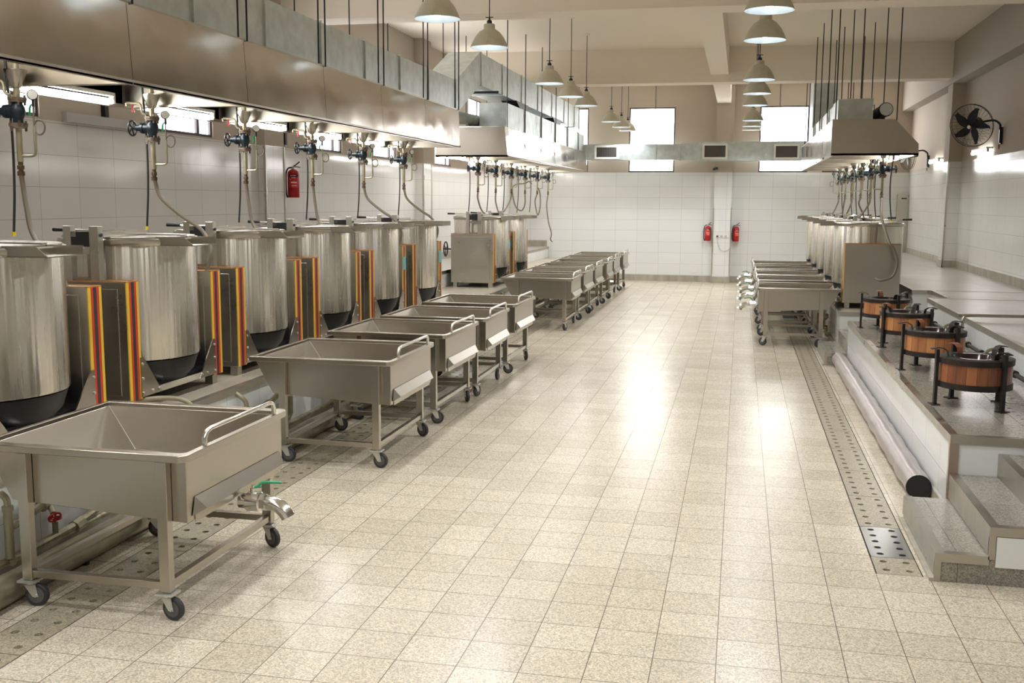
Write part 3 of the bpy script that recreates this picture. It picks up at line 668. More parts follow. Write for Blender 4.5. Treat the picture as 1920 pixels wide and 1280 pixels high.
# ================================================================== EXHAUST HOODS
TUBE_W = mat('wall_tube_glow', (1,1,1), .3, emit=(1,1,.94), es=9.0)
def tube_light(x, y0, y1, z, label, group, r=.022, wall=False):
    t = thing('tube_light', label, 'tube light', (x, (y0+y1)/2, z), 0, group); h = (y1-y0)/2
    MB().cyl((0,-h,0), (0,h,0), r, n=12).build('tube', TUBE_W if wall else TUBE, t)
    MB().box(-.02, .02, -h-.03, -h, -.02, .06).box(-.02, .02, h, h+.03, -.02, .06).box(-.025, .025, -h-.02, h+.02, .04, .07).build('holder', WHITE, t)
    if wall: MB().box(.0, .095, -h, -h+.04, .04, .07).box(.0, .095, h-.04, h, .04, .07).box(.08, .095, -h, h, .02, .07).build('wall_plate', WHITE, t)
    return t
def hood(name, label, prof, y0, y1, seams, inner_h):
    """prof: closed outline in XZ, listed from lower aisle corner; open underneath. seams: y of panel joints"""
    t = thing(name, label, 'exhaust hood')
    th = .015; ys = [y0]+list(seams)+[y1]
    for k in range(len(ys)-1):
        a, b = ys[k]+.003, ys[k+1]-.003; p = MB()
        (xb, zb), (xt, zt) = prof[0], prof[1]; s = th if prof[0][0] < prof[-1][0] else -th
        # gently pillowed sheet: middle of the panel stands a little proud
        n = 6; vs = []
        for i in range(n+1):
            u = i/n; y = a+(b-a)*u; bul = .006*math.sin(PI*u)*(-1 if s > 0 else 1)
            for j in range(4): w = j/3; vs.append((xb+(xt-xb)*w+bul*math.sin(PI*w), y, zb+(zt-zb)*w))
        fs = [(i*4+j, (i+1)*4+j, (i+1)*4+j+1, i*4+j+1) for i in range(n) for j in range(3)]
        m_ = len(vs); vs2 = [(v[0]+s, v[1], v[2]) for v in vs]; p.add(vs+vs2, fs+[tuple(reversed([q+m_ for q in f_])) for f_ in fs]); 
        p.box(min(xb,xb+s*2), max(xb,xb+s*2), a, b, zb-.004, zb+.012)
        p.build('front_panel', STEEL_HOOD, t)
    n = len(prof); out = [Vector((q[0],0,q[1])) for q in prof]
    top = MB()
    for i in range(1, n-1):
        (x0, z0), (x1, z1) = prof[i], prof[i+1]
        top.hexa([(x0,y0,z0),(x1,y0,z1),(x1,y1,z1),(x0,y1,z0)], [(x0,y0,z0+th),(x1,y0,z1+th),(x1,y1,z1+th),(x0,y1,z0+th)])
    top.build('top_sheet', STEEL_FLAT, t)
    for a, s in ((y0, 1), (y1, -1)):
        MB().prism(prof, 1, min(a, a+s*.012), max(a, a+s*.012)).build('end_panel', STEEL_FLAT, t)
    (xa, za), (xz, zz_) = prof[0], prof[-1]; lo, hi = min(xa,xz), max(xa,xz); zr = za
    rm = MB().box(lo, lo+.05, y0, y1, zr, zr+.03).box(hi-.05, hi, y0, y1, zr, zr+.03).box(lo, hi, y0, y0+.05, zr, zr+.03).box(lo, hi, y1-.05, y1, zr, zr+.03)
    rm.build('gutter_frame', STEEL_FLAT, t)
    for s in seams:
        MB().box(lo+.02, hi-.02, s-.012, s+.012, zr+.005, zr+inner_h).box(lo+.02, hi-.02, s-.04, s+.04, zr+.002, zr+.02).build('baffle', STEEL_FLAT, t)
    return t
h1s = [3.12+1.71*k for k in range(1, 7)]
hood('exhaust_hood', 'long stainless exhaust hood over the near row of steam kettles', [(-4.08,2.95),(-4.11,3.49),(-5.20,3.49),(-5.27,3.2),(-5.27,2.95)], 1.41, 15.08, [3.12]+h1s, .30)
h2s = [18.28+1.66*k for k in range(1, 6)]
hood('exhaust_hood', 'stainless exhaust hood beyond the gap over the far kettles', [(-4.08,2.95),(-4.14,3.47),(-5.35,3.47),(-5.42,2.95)], 18.28, 28.2, h2s, .30)
h3s = [16.25+1.6*k for k in range(1, 5)]
hood('exhaust_hood', 'stainless exhaust hood with a slanted back over the tub side kettles', [(1.276,2.87),(1.276,3.38),(2.156,3.375),(2.494,3.02),(2.50,2.87)], 16.25, 24.2, h3s, .25)
bays = [1.41, 3.12]+h1s+[15.08]
for k in range(len(bays)-1):
    c = (bays[k]+bays[k+1])/2
    if k < 1: continue
    if k == 2:
        tube_light(-4.75, c-.55, c+.45, 3.40, 'lit tube light high inside the nearest visible bay of the long hood', 'tube lights under the long near hood'); continue
    if k == 1: tube_light(-4.75, c-.55, c+.6, 3.38, 'lit tube light inside the long hood just beyond the frame', 'tube lights under the long near hood'); continue
    tube_light(-5.2, c-.6, c+.6, 2.985, 'lit tube light on the long hood lip, %s bay from the frame edge' % ORD[k-2], 'tube lights under the long near hood')
for k in range(6):
    c = 19.1+1.66*k; tube_light(-5.25, c-.6, c+.6, 2.97, 'lit tube light under the far hood, %s from its near end' % ORD[k], 'tube lights under the far hood')
    if k < 5: c = 17.05+1.6*k; tube_light(2.38, c-.6, c+.6, 2.90, 'lit tube light under the tub side hood, %s from its near end' % ORD[k], 'tube lights under the tub side hood')

# ================================================================== DUCTS
def duct_box(parent, name, x0, x1, y0, y1, z0, z1, seams, m=GALV):
    MB().box(x0, x1, y0, y1, z0, z1).build(name, m, parent)
    for s in seams:
        e = .018; MB().ring([(x0-e,z0-e),(x1+e,z0-e),(x1+e,z1+e),(x0-e,z1+e)], [(x0,z0),(x1,z0),(x1,z1),(x0,z1)], s-.012, s+.012).build('seam_flange', GALV, parent)
        o = C.objects[-1] if False else parent.children[-1]
    return parent
def fix_flange(parent):
    """rings were laid in XY: turn them to stand across Y"""
    for ch in parent.children:
        if ch.name.startswith('seam_flange') and not ch.get('_t'):
            for v in ch.data.vertices: x, y, z = v.co; v.co = (x, z, y)
            ch.data.flip_normals(); ch['_t'] = 1
    for ch in parent.children:
        if '_t' in ch: del ch['_t']
d = thing('exhaust_duct', 'galvanised exhaust duct running above the left hoods with a raised offset between them', 'duct')
d['label'] = 'galvanised exhaust duct along the near hood, stepping up between the two hoods'
duct_box(d, 'duct_run', -4.95, -4.4, 2.0, 16.0, 3.505, 4.03, [5.3, 6.6, 7.95, 9.27, 10.6, 11.93, 13.23, 14.5, 15.95])
duct_box(d, 'duct_run', -4.88, -4.33, 17.25, 28.4, 4.09, 4.62, [17.3, 18.9, 20.6, 22.3, 24.0, 25.7, 27.3])
fix_flange(d)
a = [(-4.95,16.0,3.505),(-4.4,16.0,3.505),(-4.4,16.0,4.03),(-4.95,16.0,4.03)]; b = [(-4.88,17.25,4.09),(-4.33,17.25,4.09),(-4.33,17.25,4.62),(-4.88,17.25,4.62)]
m = MB(); m.add(a+b, [(0,1,2,3),(7,6,5,4)]+[(i,4+i,4+(i+1)%4,(i+1)%4) for i in range(4)]); m.build('duct_offset', GALV, d)
MB().box(-4.95, -4.2, 18.05, 18.09, 4.03, 4.07).build('support_bar', DARKM, d)
e = thing('hood_plenum', 'shiny galvanised plenum box standing on the far hood', 'duct')
duct_box(e, 'plenum_box', -4.68, -4.18, 18.6, 28.1, 3.485, 3.92, [20.2, 21.9, 23.6, 25.3, 27.0], GALV); fix_flange(e)
for k, y in enumerate((20.0, 24.0)): MB().prism([(y,4.09),(y+1.2,4.09),(y+.9,3.92),(y+.5,3.92)], 0, -4.6, -4.3).build('riser_neck', DARKM, e)
e = thing('branch_duct', 'round galvanised branch duct with a dark collar behind the far hood', 'duct')
MB().cyl((-5.0,17.4,3.62), (-4.7,19.2,3.60), .11, n=20).build('round_pipe', GALV, e)
MB().cyl((-5.02,17.3,3.62), (-4.99,17.5,3.62), .135, n=20).build('collar', DARKM, e)
e = thing('hood_plenum', 'pale galvanised plenum box standing on the slanted-back hood', 'duct')
duct_box(e, 'plenum_box', 1.385, 1.89, 16.7, 24.0, 3.385, 3.70, [18.3, 20.0, 21.7], GALV); fix_flange(e)
MB().prism([(1.385,3.70),(1.89,3.70),(1.90,3.735),(1.385,3.725)], 1, 16.72, 17.6).build('cover_plate', GALV, e)
e = thing('riser_duct', 'tall galvanised duct rising to the ceiling behind the tub side hood', 'duct')
MB().box(1.44, 1.945, 23.6, 24.9, 3.39, ZC).build('duct_run', GALV, e)
e = thing('ventilator_tube', 'black round ventilator with a pale disc end on the slanted-back hood', 'ventilator')
MB().cyl((1.98,18.6,3.50), (2.125,17.2,3.60), .10, n=24).build('tube_body', BLACK, e)
MB().cyl((2.125,17.2,3.60), (2.13,17.15,3.603), .108, n=24).build('tube_rim', BLACK, e)
MB().cyl((2.13,17.15,3.603), (2.131,17.14,3.604), .096, n=24).build('disc', mat('pale_disc', (.85,.93,.95), .4), e)
MB().box(2.10, 2.15, 17.4, 17.45, 3.38, 3.52).build('foot_bracket', BLACK, e)
# air supply duct along the end wall
e = thing('supply_duct', 'pale blue-grey supply duct with grilles crossing the end wall windows', 'duct')
MB().box(-4.6, -1.6, 28.1, 28.5, 3.27, 3.68).build('duct_run', GALV, e)
m = MB(); a = [(-1.6,28.1,3.27),(-1.6,28.5,3.27),(-1.6,28.5,3.68),(-1.6,28.1,3.68)]; b = [(-1.05,28.0,3.24),(-1.05,28.5,3.24),(-1.05,28.5,3.73),(-1.05,28.0,3.73)]
m.add(a+b, [(0,1,2,3),(7,6,5,4)]+[(i,4+i,4+(i+1)%4,(i+1)%4) for i in range(4)]); m.build('duct_reducer', GALV, e)
MB().box(-1.05, 2.2, 28.0, 28.5, 3.24, 3.73).build('duct_run', GALV, e)
for x in (-2.9, -2.25, -1.62, -1.07, .15, .75):
    yy = 28.1 if x < -1.6 else 28.0; MB().box(x-.012, x+.012, yy-.012, yy+.01, 3.23, 3.73 if x > -1.5 else 3.70).build('seam_strip', GALV, e)
for x0, x1, z0, z1, yy in ((-3.88,-3.24,3.29,3.65,28.1), (-1.03,-.39,3.28,3.68,28.0), (.78,1.42,3.27,3.66,28.0)):
    g = MB().ring([(x0,z0),(x1,z0),(x1,z1),(x0,z1)], [(x0+.05,z0+.05),(x1-.05,z0+.05),(x1-.05,z1-.05),(x0+.05,z1-.05)], yy-.03, yy-.001).build('grille_frame', WHITE, e)
    for v in g.data.vertices: x_, y_, z_ = v.co; v.co = (x_, z_, y_)
    g.data.flip_normals()
    l = MB().box(x0+.05, x1-.05, yy-.004, yy-.001, z0+.05, z1-.05)
    n = 12
    for k in range(n): u = x0+.06+(x1-x0-.12)*k/(n-1); l.box(u-.004, u+.004, yy-.02, yy-.006, z0+.05, z1-.05)
    for k in range(6): u = z0+.07+(z1-z0-.14)*k/5; l.box(x0+.05, x1-.05, yy-.016, yy-.01, u-.003, u+.003)
    l.build('grille_mesh', mat('grille_grey', (.14,.13,.12), .5, .5), g)
for x in (-2.3, .9): MB().cyl((x,28.3,3.7), (x,28.3,ZC), .008, n=6).build('hanger_rod', DARKM, e)

# suspension rods of the hoods and ducts
rod0 = MB().cyl((0,0,0), (0,0,1), .0085, n=6).build('suspension_rod', DARKM); rod0['category'] = 'suspension rod'
first = True
def rod(x, y, z, label, group):
    global first
    o = rod0 if first else rod0.copy()
    if not first: C.objects.link(o)
    first = False
    zt = ZC
    for by in (22.3, 13.75, 5.2):
        if by-.02 < y < by+.52: zt = 4.62
    o.location = (x, y, z); o.scale = (1, 1, zt-z); o['label'] = label; o['group'] = group
for k, y in enumerate([6.5, 8.2, 9.9, 11.65, 13.4, 14.95]):
    rod(-4.13, y, 3.49, 'dark rod at the aisle edge of the long hood, %s from the frame edge' % ORD[k], 'rods of the long near hood, aisle side')
    rod(-4.10, y+.10, 3.49, 'far rod of the %s rod pair at the aisle edge of the long hood' % ORD[k], 'rods of the long near hood, aisle side')
    rod(-5.15, y, 3.49, 'dark rod at the wall side of the long hood, %s from the frame edge' % ORD[k], 'rods of the long near hood, wall side')
for k, y in enumerate([18.4, 20.0, 21.7, 23.4, 25.1, 26.8]):
    rod(-4.12, y, 3.47, 'dark rod at the aisle edge of the far hood, %s from its near end' % ORD[k], 'rods of the far hood, aisle side')
    rod(-5.3, y, 3.47, 'dark rod at the wall side of the far hood, %s from its near end' % ORD[k], 'rods of the far hood, wall side')
for k, y in enumerate([16.4, 18.0, 19.7, 21.3, 23.0, 24.1]):
    rod(1.33, y, 3.38, 'dark rod at the aisle edge of the tub side hood, %s from its near end' % ORD[k], 'rods of the tub side hood, aisle edge')
    rod(1.72, y+.45, 3.70, 'dark rod above the tub side plenum box, %s from its near end' % ORD[k], 'rods over the tub side plenum')
    rod(2.20, y+.05, 3.33, 'dark rod at the wall edge of the tub side hood, %s from its near end' % ORD[k], 'rods of the tub side hood, wall edge')

# ================================================================== PENDANT LAMPS
def make_pendant():
    t = thing('pendant_lamp', '', 'pendant lamp')
    sh = MB(); sh.lathe([(.225,0),(.222,.012),(.205,.05),(.17,.12),(.12,.18),(.072,.21),(.066,.215),(.066,.262),(.06,.27),(0,.27)], n=40)
    sh.build('lamp_shade', SHADE_O, t)
    MB().lathe([(.222,.001),(.200,.05),(.165,.118),(.115,.176),(.07,.205),(0,.208)], n=40).build('reflector', SHADE_I, t)
    MB().lathe([(0,.03),(.03,.035),(.05,.06),(.052,.09),(.035,.13),(.02,.20)], n=20).build('bulb', BULB, t)
    MB().lathe([(.0,.27),(.03,.27),(.032,.30),(.022,.315),(.012,.32),(.01,.345),(.0,.345)], n=16).box(-.045, .045, -.008, .008, .343, .352).build('lamp_socket', DARKM, t)
    return t
pen0 = make_pendant()
PX = [-6.6,-4.5,-2.4,-.3,1.8,3.9,6.0,8.0]  # unseen lamps in both rows, added to light the near half
PL = [(10.075,3.93),(12.24,3.96),(16.19,3.97),(18.27,3.97),(20.13,3.98),(24.1,3.97),(26.17,3.99),(27.67,4.0)]
PR = [(10.0,3.9),(11.8,3.9),(15.55,3.9),(17.5,3.9),(19.6,3.9),(23.2,3.9),(25.1,3.91),(26.4,3.91)]
pend = []
for side, xs, lst in (('kettle', -2.96, PL+[(y, 3.95) for y in PX]), ('tub', .19, PR+[(y, 3.9) for y in PX])):
    for k, (y, z) in enumerate(lst):
        o = dup(pen0, (xs, y, z), 0, 'cream pendant lamp over the %s side of the aisle, %s' % (side, '%s from the near end' % ORD[k] if k < 8 else 'added out of view'), 'pendant lamps in the row over the %s side' % side if k < 8 else 'pendant lamps added out of view')
        MB().cyl((0,0,.35), (0,0,ZC-z-.03), .006, n=6).build('hanging_stem', DARKM, o)
        MB().cyl((0,0,ZC-z-.03), (0,0,ZC-z), .05, n=16).build('ceiling_rose', PAINTW, o)
        l = bpy.data.lights.new('pendant_light', 'SPOT'); l.energy = LAMP_W; l.color = (.96,.98,1); l.spot_size = math.radians(150); l.spot_blend = .6; l.shadow_soft_size = .09
        q = bpy.data.objects.new('pendant_light', l); C.objects.link(q); q.parent = o; q.location = (0,0,.02)
for ch in list(pen0.children): bpy.data.objects.remove(ch)
bpy.data.objects.remove(pen0)

# ================================================================== WALL FANS
def make_fan(name_label, loc, yaw, tilt):
    """bracket foot on the wall at loc; head reaches out along -x"""
    t = thing('wall_fan', name_label, 'wall fan', loc, 0)
    MB().box(-.03, 0, -.035, .035, -.16, .12).box(-.05, -.03, -.02, .02, -.14, .10).build('wall_bracket', NAVY, t, bevel=.004)
    MB().cyl((-.04,0,-.16), (-.04,0,-.24), .012, .008, n=8).build('bracket_tip', REDW, t)
    hc = Vector((-.52, -.12, .14))
    MB().tube(spline([(-.04,0,.08),(-.05,0,.17),(-.14,-.02,.23),(-.27,-.05,.22),(-.36,-.07,.20)], 6), .018, 10).build('arm', NAVY, t)
    rot = Matrix.Rotation(yaw, 3, 'Z') @ Matrix.Rotation(tilt, 3, 'Y')
    ax = (rot @ Vector((-1,0,0)))                      # the way the fan blows
    u = (rot @ Vector((0,1,0))); v = (rot @ Vector((0,0,1)))
    MB().tube([hc-ax*.26, hc-ax*.25, hc-ax*.12, hc-ax*.08], [.05,.085,.085,.05], 20).build('motor', NAVY, t)
    MB().tube([hc-ax*.24, hc-ax*.16+Vector((0,0,-.0)), Vector((-.34,-.065,.195))], .02, 8).build('swivel', NAVY, t)
    cage = MB(); R = .36
    def ringp(r, off): return [hc+ax*off+(u*math.cos(a)+v*math.sin(a))*r for a in [2*PI*k/36 for k in range(36)]]
    cage.tube(ringp(R, 0), .006, 6, closed=True); cage.tube(ringp(R-.006, -.045), .004, 6, closed=True); cage.tube(ringp(.06, .085), .004, 5, closed=True); cage.tube(ringp(.22, .068), .002, 4, closed=True)
    for k in range(32):
        a = 2*PI*k/32; dn = u*math.cos(a)+v*math.sin(a); a2 = a+.5; d2 = u*math.cos(a2)+v*math.sin(a2)
        cage.tube([hc+ax*.085+d2*.06, hc+ax*.075+(dn*.5+d2*.5)*.22, hc+dn*R], .0016, 4, caps=False)
        cage.tube([hc-ax*.07+dn*.08, hc-ax*.06+dn*.25, hc-ax*.04+dn*R], .0016, 4, caps=False)
    cage.build('cage', BLACK, t)
    for k in range(5):
        a = 2*PI*k/5+.4; b = MB(); vs = []
        for j in range(9):
            w = j/8; r = .05+.27*w; th = a+w*.35; wd = .05+.07*math.sin(PI*min(w*1.1,1)**.8)
            for s, o_ in ((-1,.02),(1,-.015)):
                aa = th+s*wd/r*.6; vs.append(hc+ax*(.015+o_)+(u*math.cos(aa)+v*math.sin(aa))*r)
        n0 = len(vs); vs2 = [p-ax*.005 for p in vs]
        fs = [(2*j,2*j+1,2*j+3,2*j+2) for j in range(8)]
        b.add(vs+vs2, fs+[tuple(reversed([q+n0 for q in f_])) for f_ in fs]+[(0,2*0+n0,2*0+1+n0,1),(16,17,17+n0,16+n0)]+[(2*j,2*j+2,2*j+2+n0,2*j+n0) for j in range(8)]+[(2*j+1,2*j+1+n0,2*j+3+n0,2*j+3) for j in range(8)])
        b.build('blade', NAVY, t)
    MB().tube([hc-ax*.02, hc+ax*.04, hc+ax*.055], [.05,.045,.02], 18).build('hub', DARKM, t)
    MB().cyl(hc+ax*.086, hc+ax*.094, .03, n=16).build('badge', ZINC, t)
    return t
make_fan('black caged wall fan tilted down, on the plaster nearer the camera', (XR-.001, 19.1, 3.33), .95, -.30)
make_fan('black caged wall fan half hidden by the slanted hood end', (XR-.001, 26.05, 3.16), .35, -.1)

# ================================================================== FIRE EXTINGUISHERS
def make_ext():
    t = thing('fire_extinguisher', '', 'fire extinguisher')
    MB().lathe([(0,0),(.075,0),(.082,.01),(.082,.33),(.078,.36),(.055,.385),(.03,.40),(.0,.40)], n=28).build('cylinder_body', RED, t)
    MB().cyl((0,0,.40), (0,0,.44), .022, n=12).build('valve_head', ZINC, t)
    MB().tube([(0,0,.44),(.03,-.01,.455),(.09,-.01,.505)], .009, 8).tube([(0,0,.43),(.05,-.01,.435),(.10,-.01,.425)], .007, 8).build('squeeze_lever', DARKM, t)
    MB().tube(spline([(-.02,0,.425),(-.07,-.01,.41),(-.10,-.01,.34),(-.105,-.01,.18),(-.10,-.01,.06),(-.085,-.02,.0)], 6), .011, 8).build('discharge_hose', BLACK, t)
    m = MB().lathe([(.0835,.14),(.0835,.29)], n=10, a0=-PI*.75, a1=-PI*.2).build('label_sticker', LABEL, t)
    MB().lathe([(.0838,.295),(.0838,.325)], n=10, a0=-PI*.75, a1=-PI*.2).build('title_band', DARKM, t)
    q = MB()
    for z, a, b in ((.305,-2.1,-1.1),(.275,-1.9,-1.2),(.215,-2.0,-.95),(.205,-2.0,-.95),(.165,-1.8,-1.0),(.25,-2.1,-1.95)): q.lathe([(.0842,z),(.0842,z+.008)], n=6, a0=a, a1=b)
    q.build('label_print', LABELW, t)
    MB().box(-.03, .03, .082, .10, .34, .39).build('wall_hook', DARKM, t)
    return t
ex0 = make_ext()
a1 = dup(ex0, (-.85, YF-.13, 1.13), 0, 'red fire extinguisher hanging in the corner beside the pilaster, under the camera', 'fire extinguishers')
a2 = dup(ex0, (-.105, YF-.11, 1.12), PI*.1, 'red fire extinguisher on the other side of the pilaster, by the sockets', 'fire extinguishers')
a2['label'] = 'red fire extinguisher beside the pilaster, on the side towards the five spouted carts'
a1['label'] = 'red fire extinguisher beside the pilaster, on the side towards the far row of carts'
ex0.location = (-6.24, 13.96, 2.20); ex0.rotation_euler = (0,0,-.15+PI*.17); ex0['label'] = 'large red fire extinguisher on the tiled wall behind the kettles'; ex0['group'] = 'fire extinguishers'

# ================================================================== WOODEN TUBS
def make_tub(wood):
    """origin on the platform under the tub's centre"""
    t = thing('wooden_tub', '', 'wooden tub')
    R = .27; z0, z1 = .16, .375
    MB().lathe([(R-.03,z0+.02),(R,z0+.02),(R,z1),(R-.03,z1)], n=44).build('stave_wall', wood, t)
    MB().lathe([(R-.02,z0-.01),(R+.008,z0-.01),(R+.008,z0+.035),(R-.02,z0+.035)], n=44, close=True).build('lower_band', IRON, t)
    MB().lathe([(R-.005,z1-.035),(R+.012,z1-.035),(R+.014,z1+.008),(R-.02,z1+.014),(R-.09,z1+.010),(R-.10,z1-.0),(R-.09,z1-.02)], n=44).build('upper_band', IRON, t)
    MB().lathe([(R-.085,z1+.012),(R-.10,z1+.012),(R-.13,z1-.06),(R-.17,z1-.12),(0,z1-.15)], n=40).build('basin', BASIN, t)
    MB().lathe([(0,z0-.005),(R-.02,z0-.005),(R-.02,z0+.01),(0,z0+.01)], n=40).build('tub_floor', IRON, t)
    for k, a in enumerate((PI*1.05, -PI*.32, PI*.22, PI*.62)):
        c, s = math.cos(a), math.sin(a); rr = R+.024; x, y = rr*c, rr*s
        l = MB(); w = .02
        w = .017; P = lambda du, dr, z: (x+dr*c-du*s, y+dr*s+du*c, z)
        l.hexa([P(-w,-.012,0),P(-w,.012,0),P(w,.012,0),P(w,-.012,0)], [P(-w,-.012,.44),P(-w,.012,.44),P(w,.012,.44),P(w,-.012,.44)])
        l.hexa([P(-.045,-.03,0),P(-.045,.04,0),P(.045,.04,0),P(.045,-.03,0)], [P(-.045,-.03,.008),P(-.045,.04,.008),P(.045,.04,.008),P(.045,-.03,.008)])
        l.build('leg', IRON, t)
        b = MB(); pts = [P(0,.05,.44),P(0,0,.452),P(0,-.04,.447),P(0,-.075,.425),P(0,-.085,z1+.012)]
        for i in range(4):
            p, q = Vector(pts[i]), Vector(pts[i+1]); off = Vector((-s*.024, c*.024, 0))
            b.hexa([p-off, q-off, q+off, p+off], [p-off+Vector((0,0,.006)), q-off+Vector((.0,0,.006)), q+off+Vector((0,0,.006)), p+off+Vector((0,0,.006))])
        b.build('rim_hook', COPPER if k == 3 else IRON, t)
    MB().tube(spline([(.10,.24,.36),(.16,.30,.40),(.22,.34,.40),(.27,.36,.37),(.28,.37,.30)], 5), .014, 8).build('water_pipe', BRASS, t)
    return t
TB = [(1.835, 8.62), (1.835, 10.38), (1.825, 12.05), (1.83, 13.72)]
tub0 = make_tub(WOODS[0]); tub1 = make_tub(WOODS[1])
tub0.location = (*TB[0], .61); tub0['label'] = 'dark wet wooden tub on iron legs, closest to the steps'
tub1.location = (*TB[1], .61); tub1['label'] = 'pale orange wooden tub on iron legs, second from the steps'
dup(tub1, (*TB[2], .61), .35, 'pale orange wooden tub on iron legs, third from the steps')
dup(tub1, (*TB[3], .61), -.2, 'pale orange wooden tub on iron legs, up against the tub side kettles')
for o in C.objects:
    if o.name.startswith('wooden_tub') and o.parent is None: o['group'] = 'wooden tubs on iron legs'

# ================================================================== PIPES
p = thing('insulated_pipe', 'silver foil-wrapped pipe on the floor below the tub platform', 'pipe', (1.36, 0, 0))
pts = [(.0+.006*math.sin(k*1.7), 7.95+(14.42-7.95)*k/40, .098) for k in range(41)]
MB().tube(pts, [.092+.003*math.sin(k*2.3)+.002*math.sin(k*5.1) for k in range(41)], 22, caps=False).build('foil_jacket', PIPEF, p)
MB().lathe([(.0,0),(.089,0)], n=20).build('pipe_end', BLACK, p)
q = p.children[-1]
for v in q.data.vertices: x, y, z = v.co; v.co = (x, 7.97, z+.098) if False else (x, 7.965, y+.098)
MB().box(-.05, .05, 9.6, 9.64, 0, .02).box(-.05, .05, 12.6, 12.64, 0, .02).build('pipe_saddle', BLACK, p)
p = thing('insulated_pipe', 'grimy insulated pipe lying on the floor under the near row of carts', 'pipe', (-3.80, 0, 0))
MB().tube([(.0+.004*math.sin(k*1.9), 2.5+25.6*k/90, .09) for k in range(91)], [.082+.004*math.sin(k*2.1) for k in range(91)], 18).build('pipe_jacket', PIPEL, p)
for y in range(3, 28, 2): MB().box(-.05, .05, y+.3, y+.33, 0, .02).build('pipe_saddle', BLACK, p)
p = thing('wash_pipe', 'thin grey pipe along the foot of the kettle platform', 'pipe', (-4.06, 0, 0))
MB().cyl((0,2.5,.10), (0,28,.10), .022, n=12).build('pipe_run', BRASS, p)
def red_valves():
    t = thing('drain_valve_set', '', 'pipe valves')
    # upper pipe with angled red wheel, lower pipe with upright red wheel, riser pipe
    MB().tube(spline([(-.02,-.35,.56),(.03,-.33,.52),(.07,-.31,.47),(.075,-.31,.40)], 5), .020, 10).cyl((.075,-.31,.40), (.075,-.31,.12), .026, n=12).cyl((.075,-.31,.40), (.075,-.31,.43), .032, n=12).tube([(.075,-.31,.12),(.07,-.29,.09),(.03,-.27,.09)], .026, 10).build('riser_pipe', BRASS, t)
    MB().tube([(.075,-.31,.30),(.075,-.2,.31),(.075,.05,.36),(.075,.30,.42)], .025, 10).cyl((.075,-.02,.345), (.075,.12,.375), .04, n=12).cyl((.075,.04,.36), (.14,.0,.30), .018, n=10).build('upper_branch', BRASS, t)
    w = MB(); 
    c = Vector((.16,-.015,.28)); ax = Vector((.65,-.35,-.55)).normalized(); u = ax.cross(Vector((0,0,1))).normalized(); v = ax.cross(u)
    w.tube([c+(u*math.cos(a)+v*math.sin(a))*.036 for a in [k*PI/8 for k in range(16)]], .007, 6, closed=True)
    for k in range(4): a = k*PI/2; w.cyl(c, c+(u*math.cos(a)+v*math.sin(a))*.036, .005, n=5)
    w.cyl(c, Vector((.12,.01,.32)), .006, n=6); w.build('red_wheel', REDW, t)
    MB().tube([(.06,-.2,.10),(.06,.30,.12),(.06,.55,.16)], .026, 10).cyl((.06,.30,.11), (.06,.38,.125), .042, n=8).cyl((.06,.12,.11), (.06,.12,.20), .018, n=10).tube([(.06,.55,.16),(.06,.60,.20),(.06,.60,.36)], .026, 10).build('lower_branch', BRASS, t)
    w = MB(); c = Vector((.06,.12,.225)); w.torus(c, .036, .007, 'z', 16, 6); w.cyl((.06,.12,.20), (.06,.12,.228), .006, n=6)
    for k in range(4): a = k*PI/2; w.cyl(c, c+Vector((math.cos(a),math.sin(a),0))*.036, .005, n=5)
    w.build('red_wheel', REDW, t)
    return t
rv = red_valves(); rv.location = (-4.12, 5.33, 0); rv['label'] = 'brass drain pipes with two red hand wheels under the near corner cart'; rv['group'] = 'drain pipes with red wheels at the kettle platform'
for k, y in enumerate((7.95, 10.4, 12.0, 18.0, 20.6)):
    dup(rv, (-4.12, y+.35, 0), 0, 'drain pipes with red wheels at the platform foot, %s set from the near end' % ORD[k+1])
for k, y in enumerate((17.0, 18.9)): dup(rv, (1.465, y+.3, 0), PI, 'brass drain pipes with red hand wheels behind the tub side carts, %s set' % ORD[k])
# grey hose curling from the platform edge
p = thing('drain_hose', 'olive rubber hose curling over the platform edge behind the near corner cart', 'hose')
MB().tube(spline([(-4.45,6.9,.66),(-4.25,7.0,.68),(-4.08,7.05,.66),(-4.0,7.1,.55),(-3.97,7.1,.40),(-3.99,7.08,.2)], 6), .018, 10).build('hose_body', mat('olive_hose', (.30,.27,.18), .45), p)
# pole across the gallery
p = thing('gallery_pipe', 'thin metal pipe lying across the gallery floor', 'pipe')
MB().tube(spline([(2.44,12.2,.63),(2.44,12.2,.90),(2.47,12.21,.945),(2.55,12.22,.955),(4.2,12.32,.955)], 5), .017, 10).build('pipe_run', TRIM, p)
p = thing('tub_supply_pipe', 'black knobbly supply pipe beside the dark wet tub', 'pipe')
MB().cyl((2.40,8.2,.70), (2.40,14.3,.70), .02, n=10).build('pipe_run', IRON, p)
m = MB()
for k in range(9): m.cyl((2.40,8.4+k*.65,.70), (2.40,8.46+k*.65,.70), .034, n=8)
m.build('coupling', IRON, p)
for k in range(3): MB().box(2.38, 2.42, 9+2*k, 9.04+2*k, .61, .70).build('pipe_support', IRON, p)
# drain covers on the tub platform
o0 = drain_cover_mesh(6, .14, .26, (.065,.195), .02).build('drain_cover', TERR_D); o0['category'] = 'drain cover'
tag(o0, 'perforated drain cover on the tub platform beside the dark wet tub', group='drain covers on the tub platform'); o0.location = (2.02, 7.9, .6135)
for k in range(1, 7):
    o = o0.copy(); C.objects.link(o); o.location = (2.02, 7.9+.86*k, .6135); o['label'] = 'perforated drain cover on the tub platform, number %d from the steps' % (k+1)

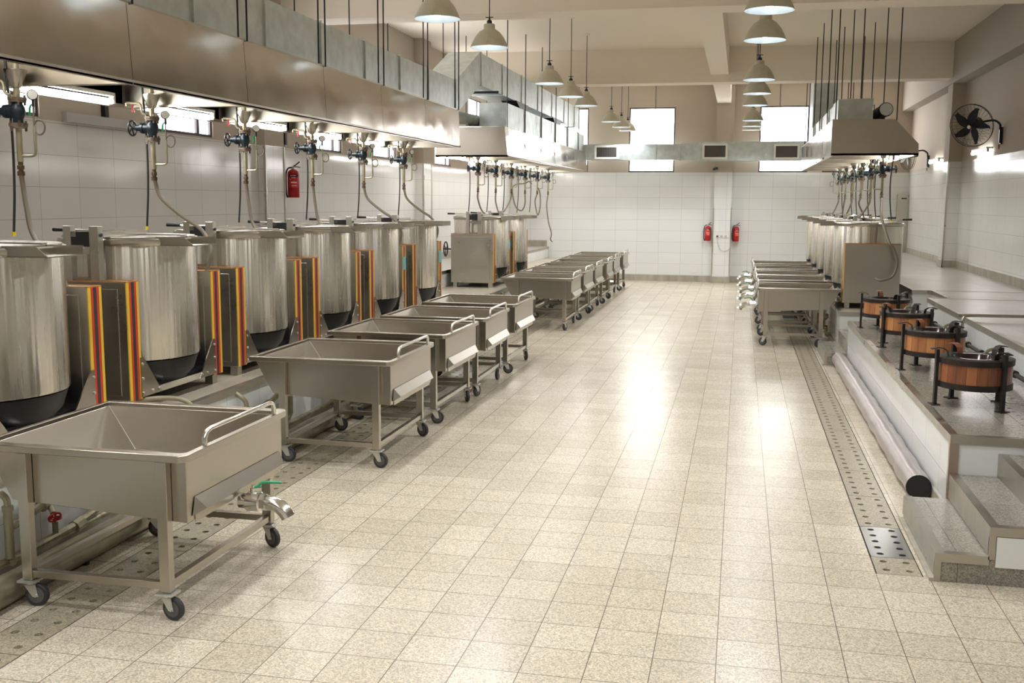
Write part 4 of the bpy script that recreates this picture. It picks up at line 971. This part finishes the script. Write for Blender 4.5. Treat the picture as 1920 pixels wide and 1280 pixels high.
# ================================================================== WALL FITTINGS
t = thing('tube_fixture', 'unlit white tube light housing on the tiled wall behind the near kettles', 'wall light', (XL, 9.6, 2.93))
MB().box(0, .06, -.62, .62, -.03, .06).build('housing', GREYPL, t); MB().cyl((.04,-.56,.02), (.04,.56,.02), .016, n=10).build('tube', WHITE, t)
for k, y in enumerate((9.65, 13.95, 20.85)):
    t = thing('junction_box', ['small black cable box above the unlit tube light', 'small black cable box above the wall extinguisher', 'small black cable box beyond the long hood'][k], 'cable box', (XL, y, 3.04), 0, 'cable boxes on the wall behind the kettles')
    MB().box(0, .05, -.03, .03, -.10, .14).build('box_body', DARKM, t); MB().box(0, .04, -.025, .025, -.13, -.10).build('cable_gland', GREYPL, t)
for k, (y0, y1) in enumerate(((19.7, 20.9), (24.3, 25.4))):
    tube_light(XR-.09, y0, y1, 3.09, ['glaring tube light on the wall under the tilted fan', 'glaring tube light on the wall under the half-hidden fan'][k], 'wall tube lights', .03, True)
t = thing('metal_cabinet', 'tall narrow grey metal cabinet in the far corner of the gallery', 'cabinet', (4.11, YF-.1, .9))
MB().box(-.14, .138, -.1, .1, 0, 1.5).build('cabinet_body', TRIM, t, bevel=.004); MB().box(-.11, .11, -.108, -.1, .06, 1.44).build('door', TRIM, t); MB().box(-.05, .08, -.114, -.108, 1.38, 1.41).build('door_handle', DARKM, t)
t = thing('security_camera', 'small black security camera above the pilaster tiles', 'camera', (-.66, YF-.28, 3.06))
MB().cyl((0,0,0), (0,-.05,0), .03, n=12).cyl((-.02,-.05,0), (-.08,-.16,-.03), .03, n=14).build('camera_body', DARKM, t); MB().box(-.16, -.06, -.10, -.06, -.05, -.02).build('camera_mount', GREYPL, t)
t = thing('socket_strip', 'white power sockets with one plug on the pilaster', 'power sockets', (-.48, YF-.28, 1.26))
MB().box(-.17, .17, -.012, 0, -.04, .04).build('socket_plate', WHITE, t)
for x in (-.11, 0, .11): MB().box(x-.035, x+.035, -.016, -.012, -.03, .03).build('socket', GREYPL, t)
MB().box(-.13, -.09, -.045, -.016, -.015, .015).build('plug', DARKM, t)
t = thing('appliance_cord', 'thin white cord looping from the sockets round the pilaster', 'cord')
MB().tube(spline([(-.59,YF-.33,1.25),(-.58,YF-.31,1.1),(-.52,YF-.30,.93),(-.42,YF-.30,.86),(-.30,YF-.30,.90),(-.235,YF-.30,.97)], 6), .006, 6).build('cord_body', GREYPL, t)
t = thing('floor_junction', 'small pale junction cover low on the end wall tiles', 'wall cover', (-1.2, YF, .28)); MB().box(-.06, .06, -.012, 0, -.03, .03).build('cover_plate', LABELW, t)
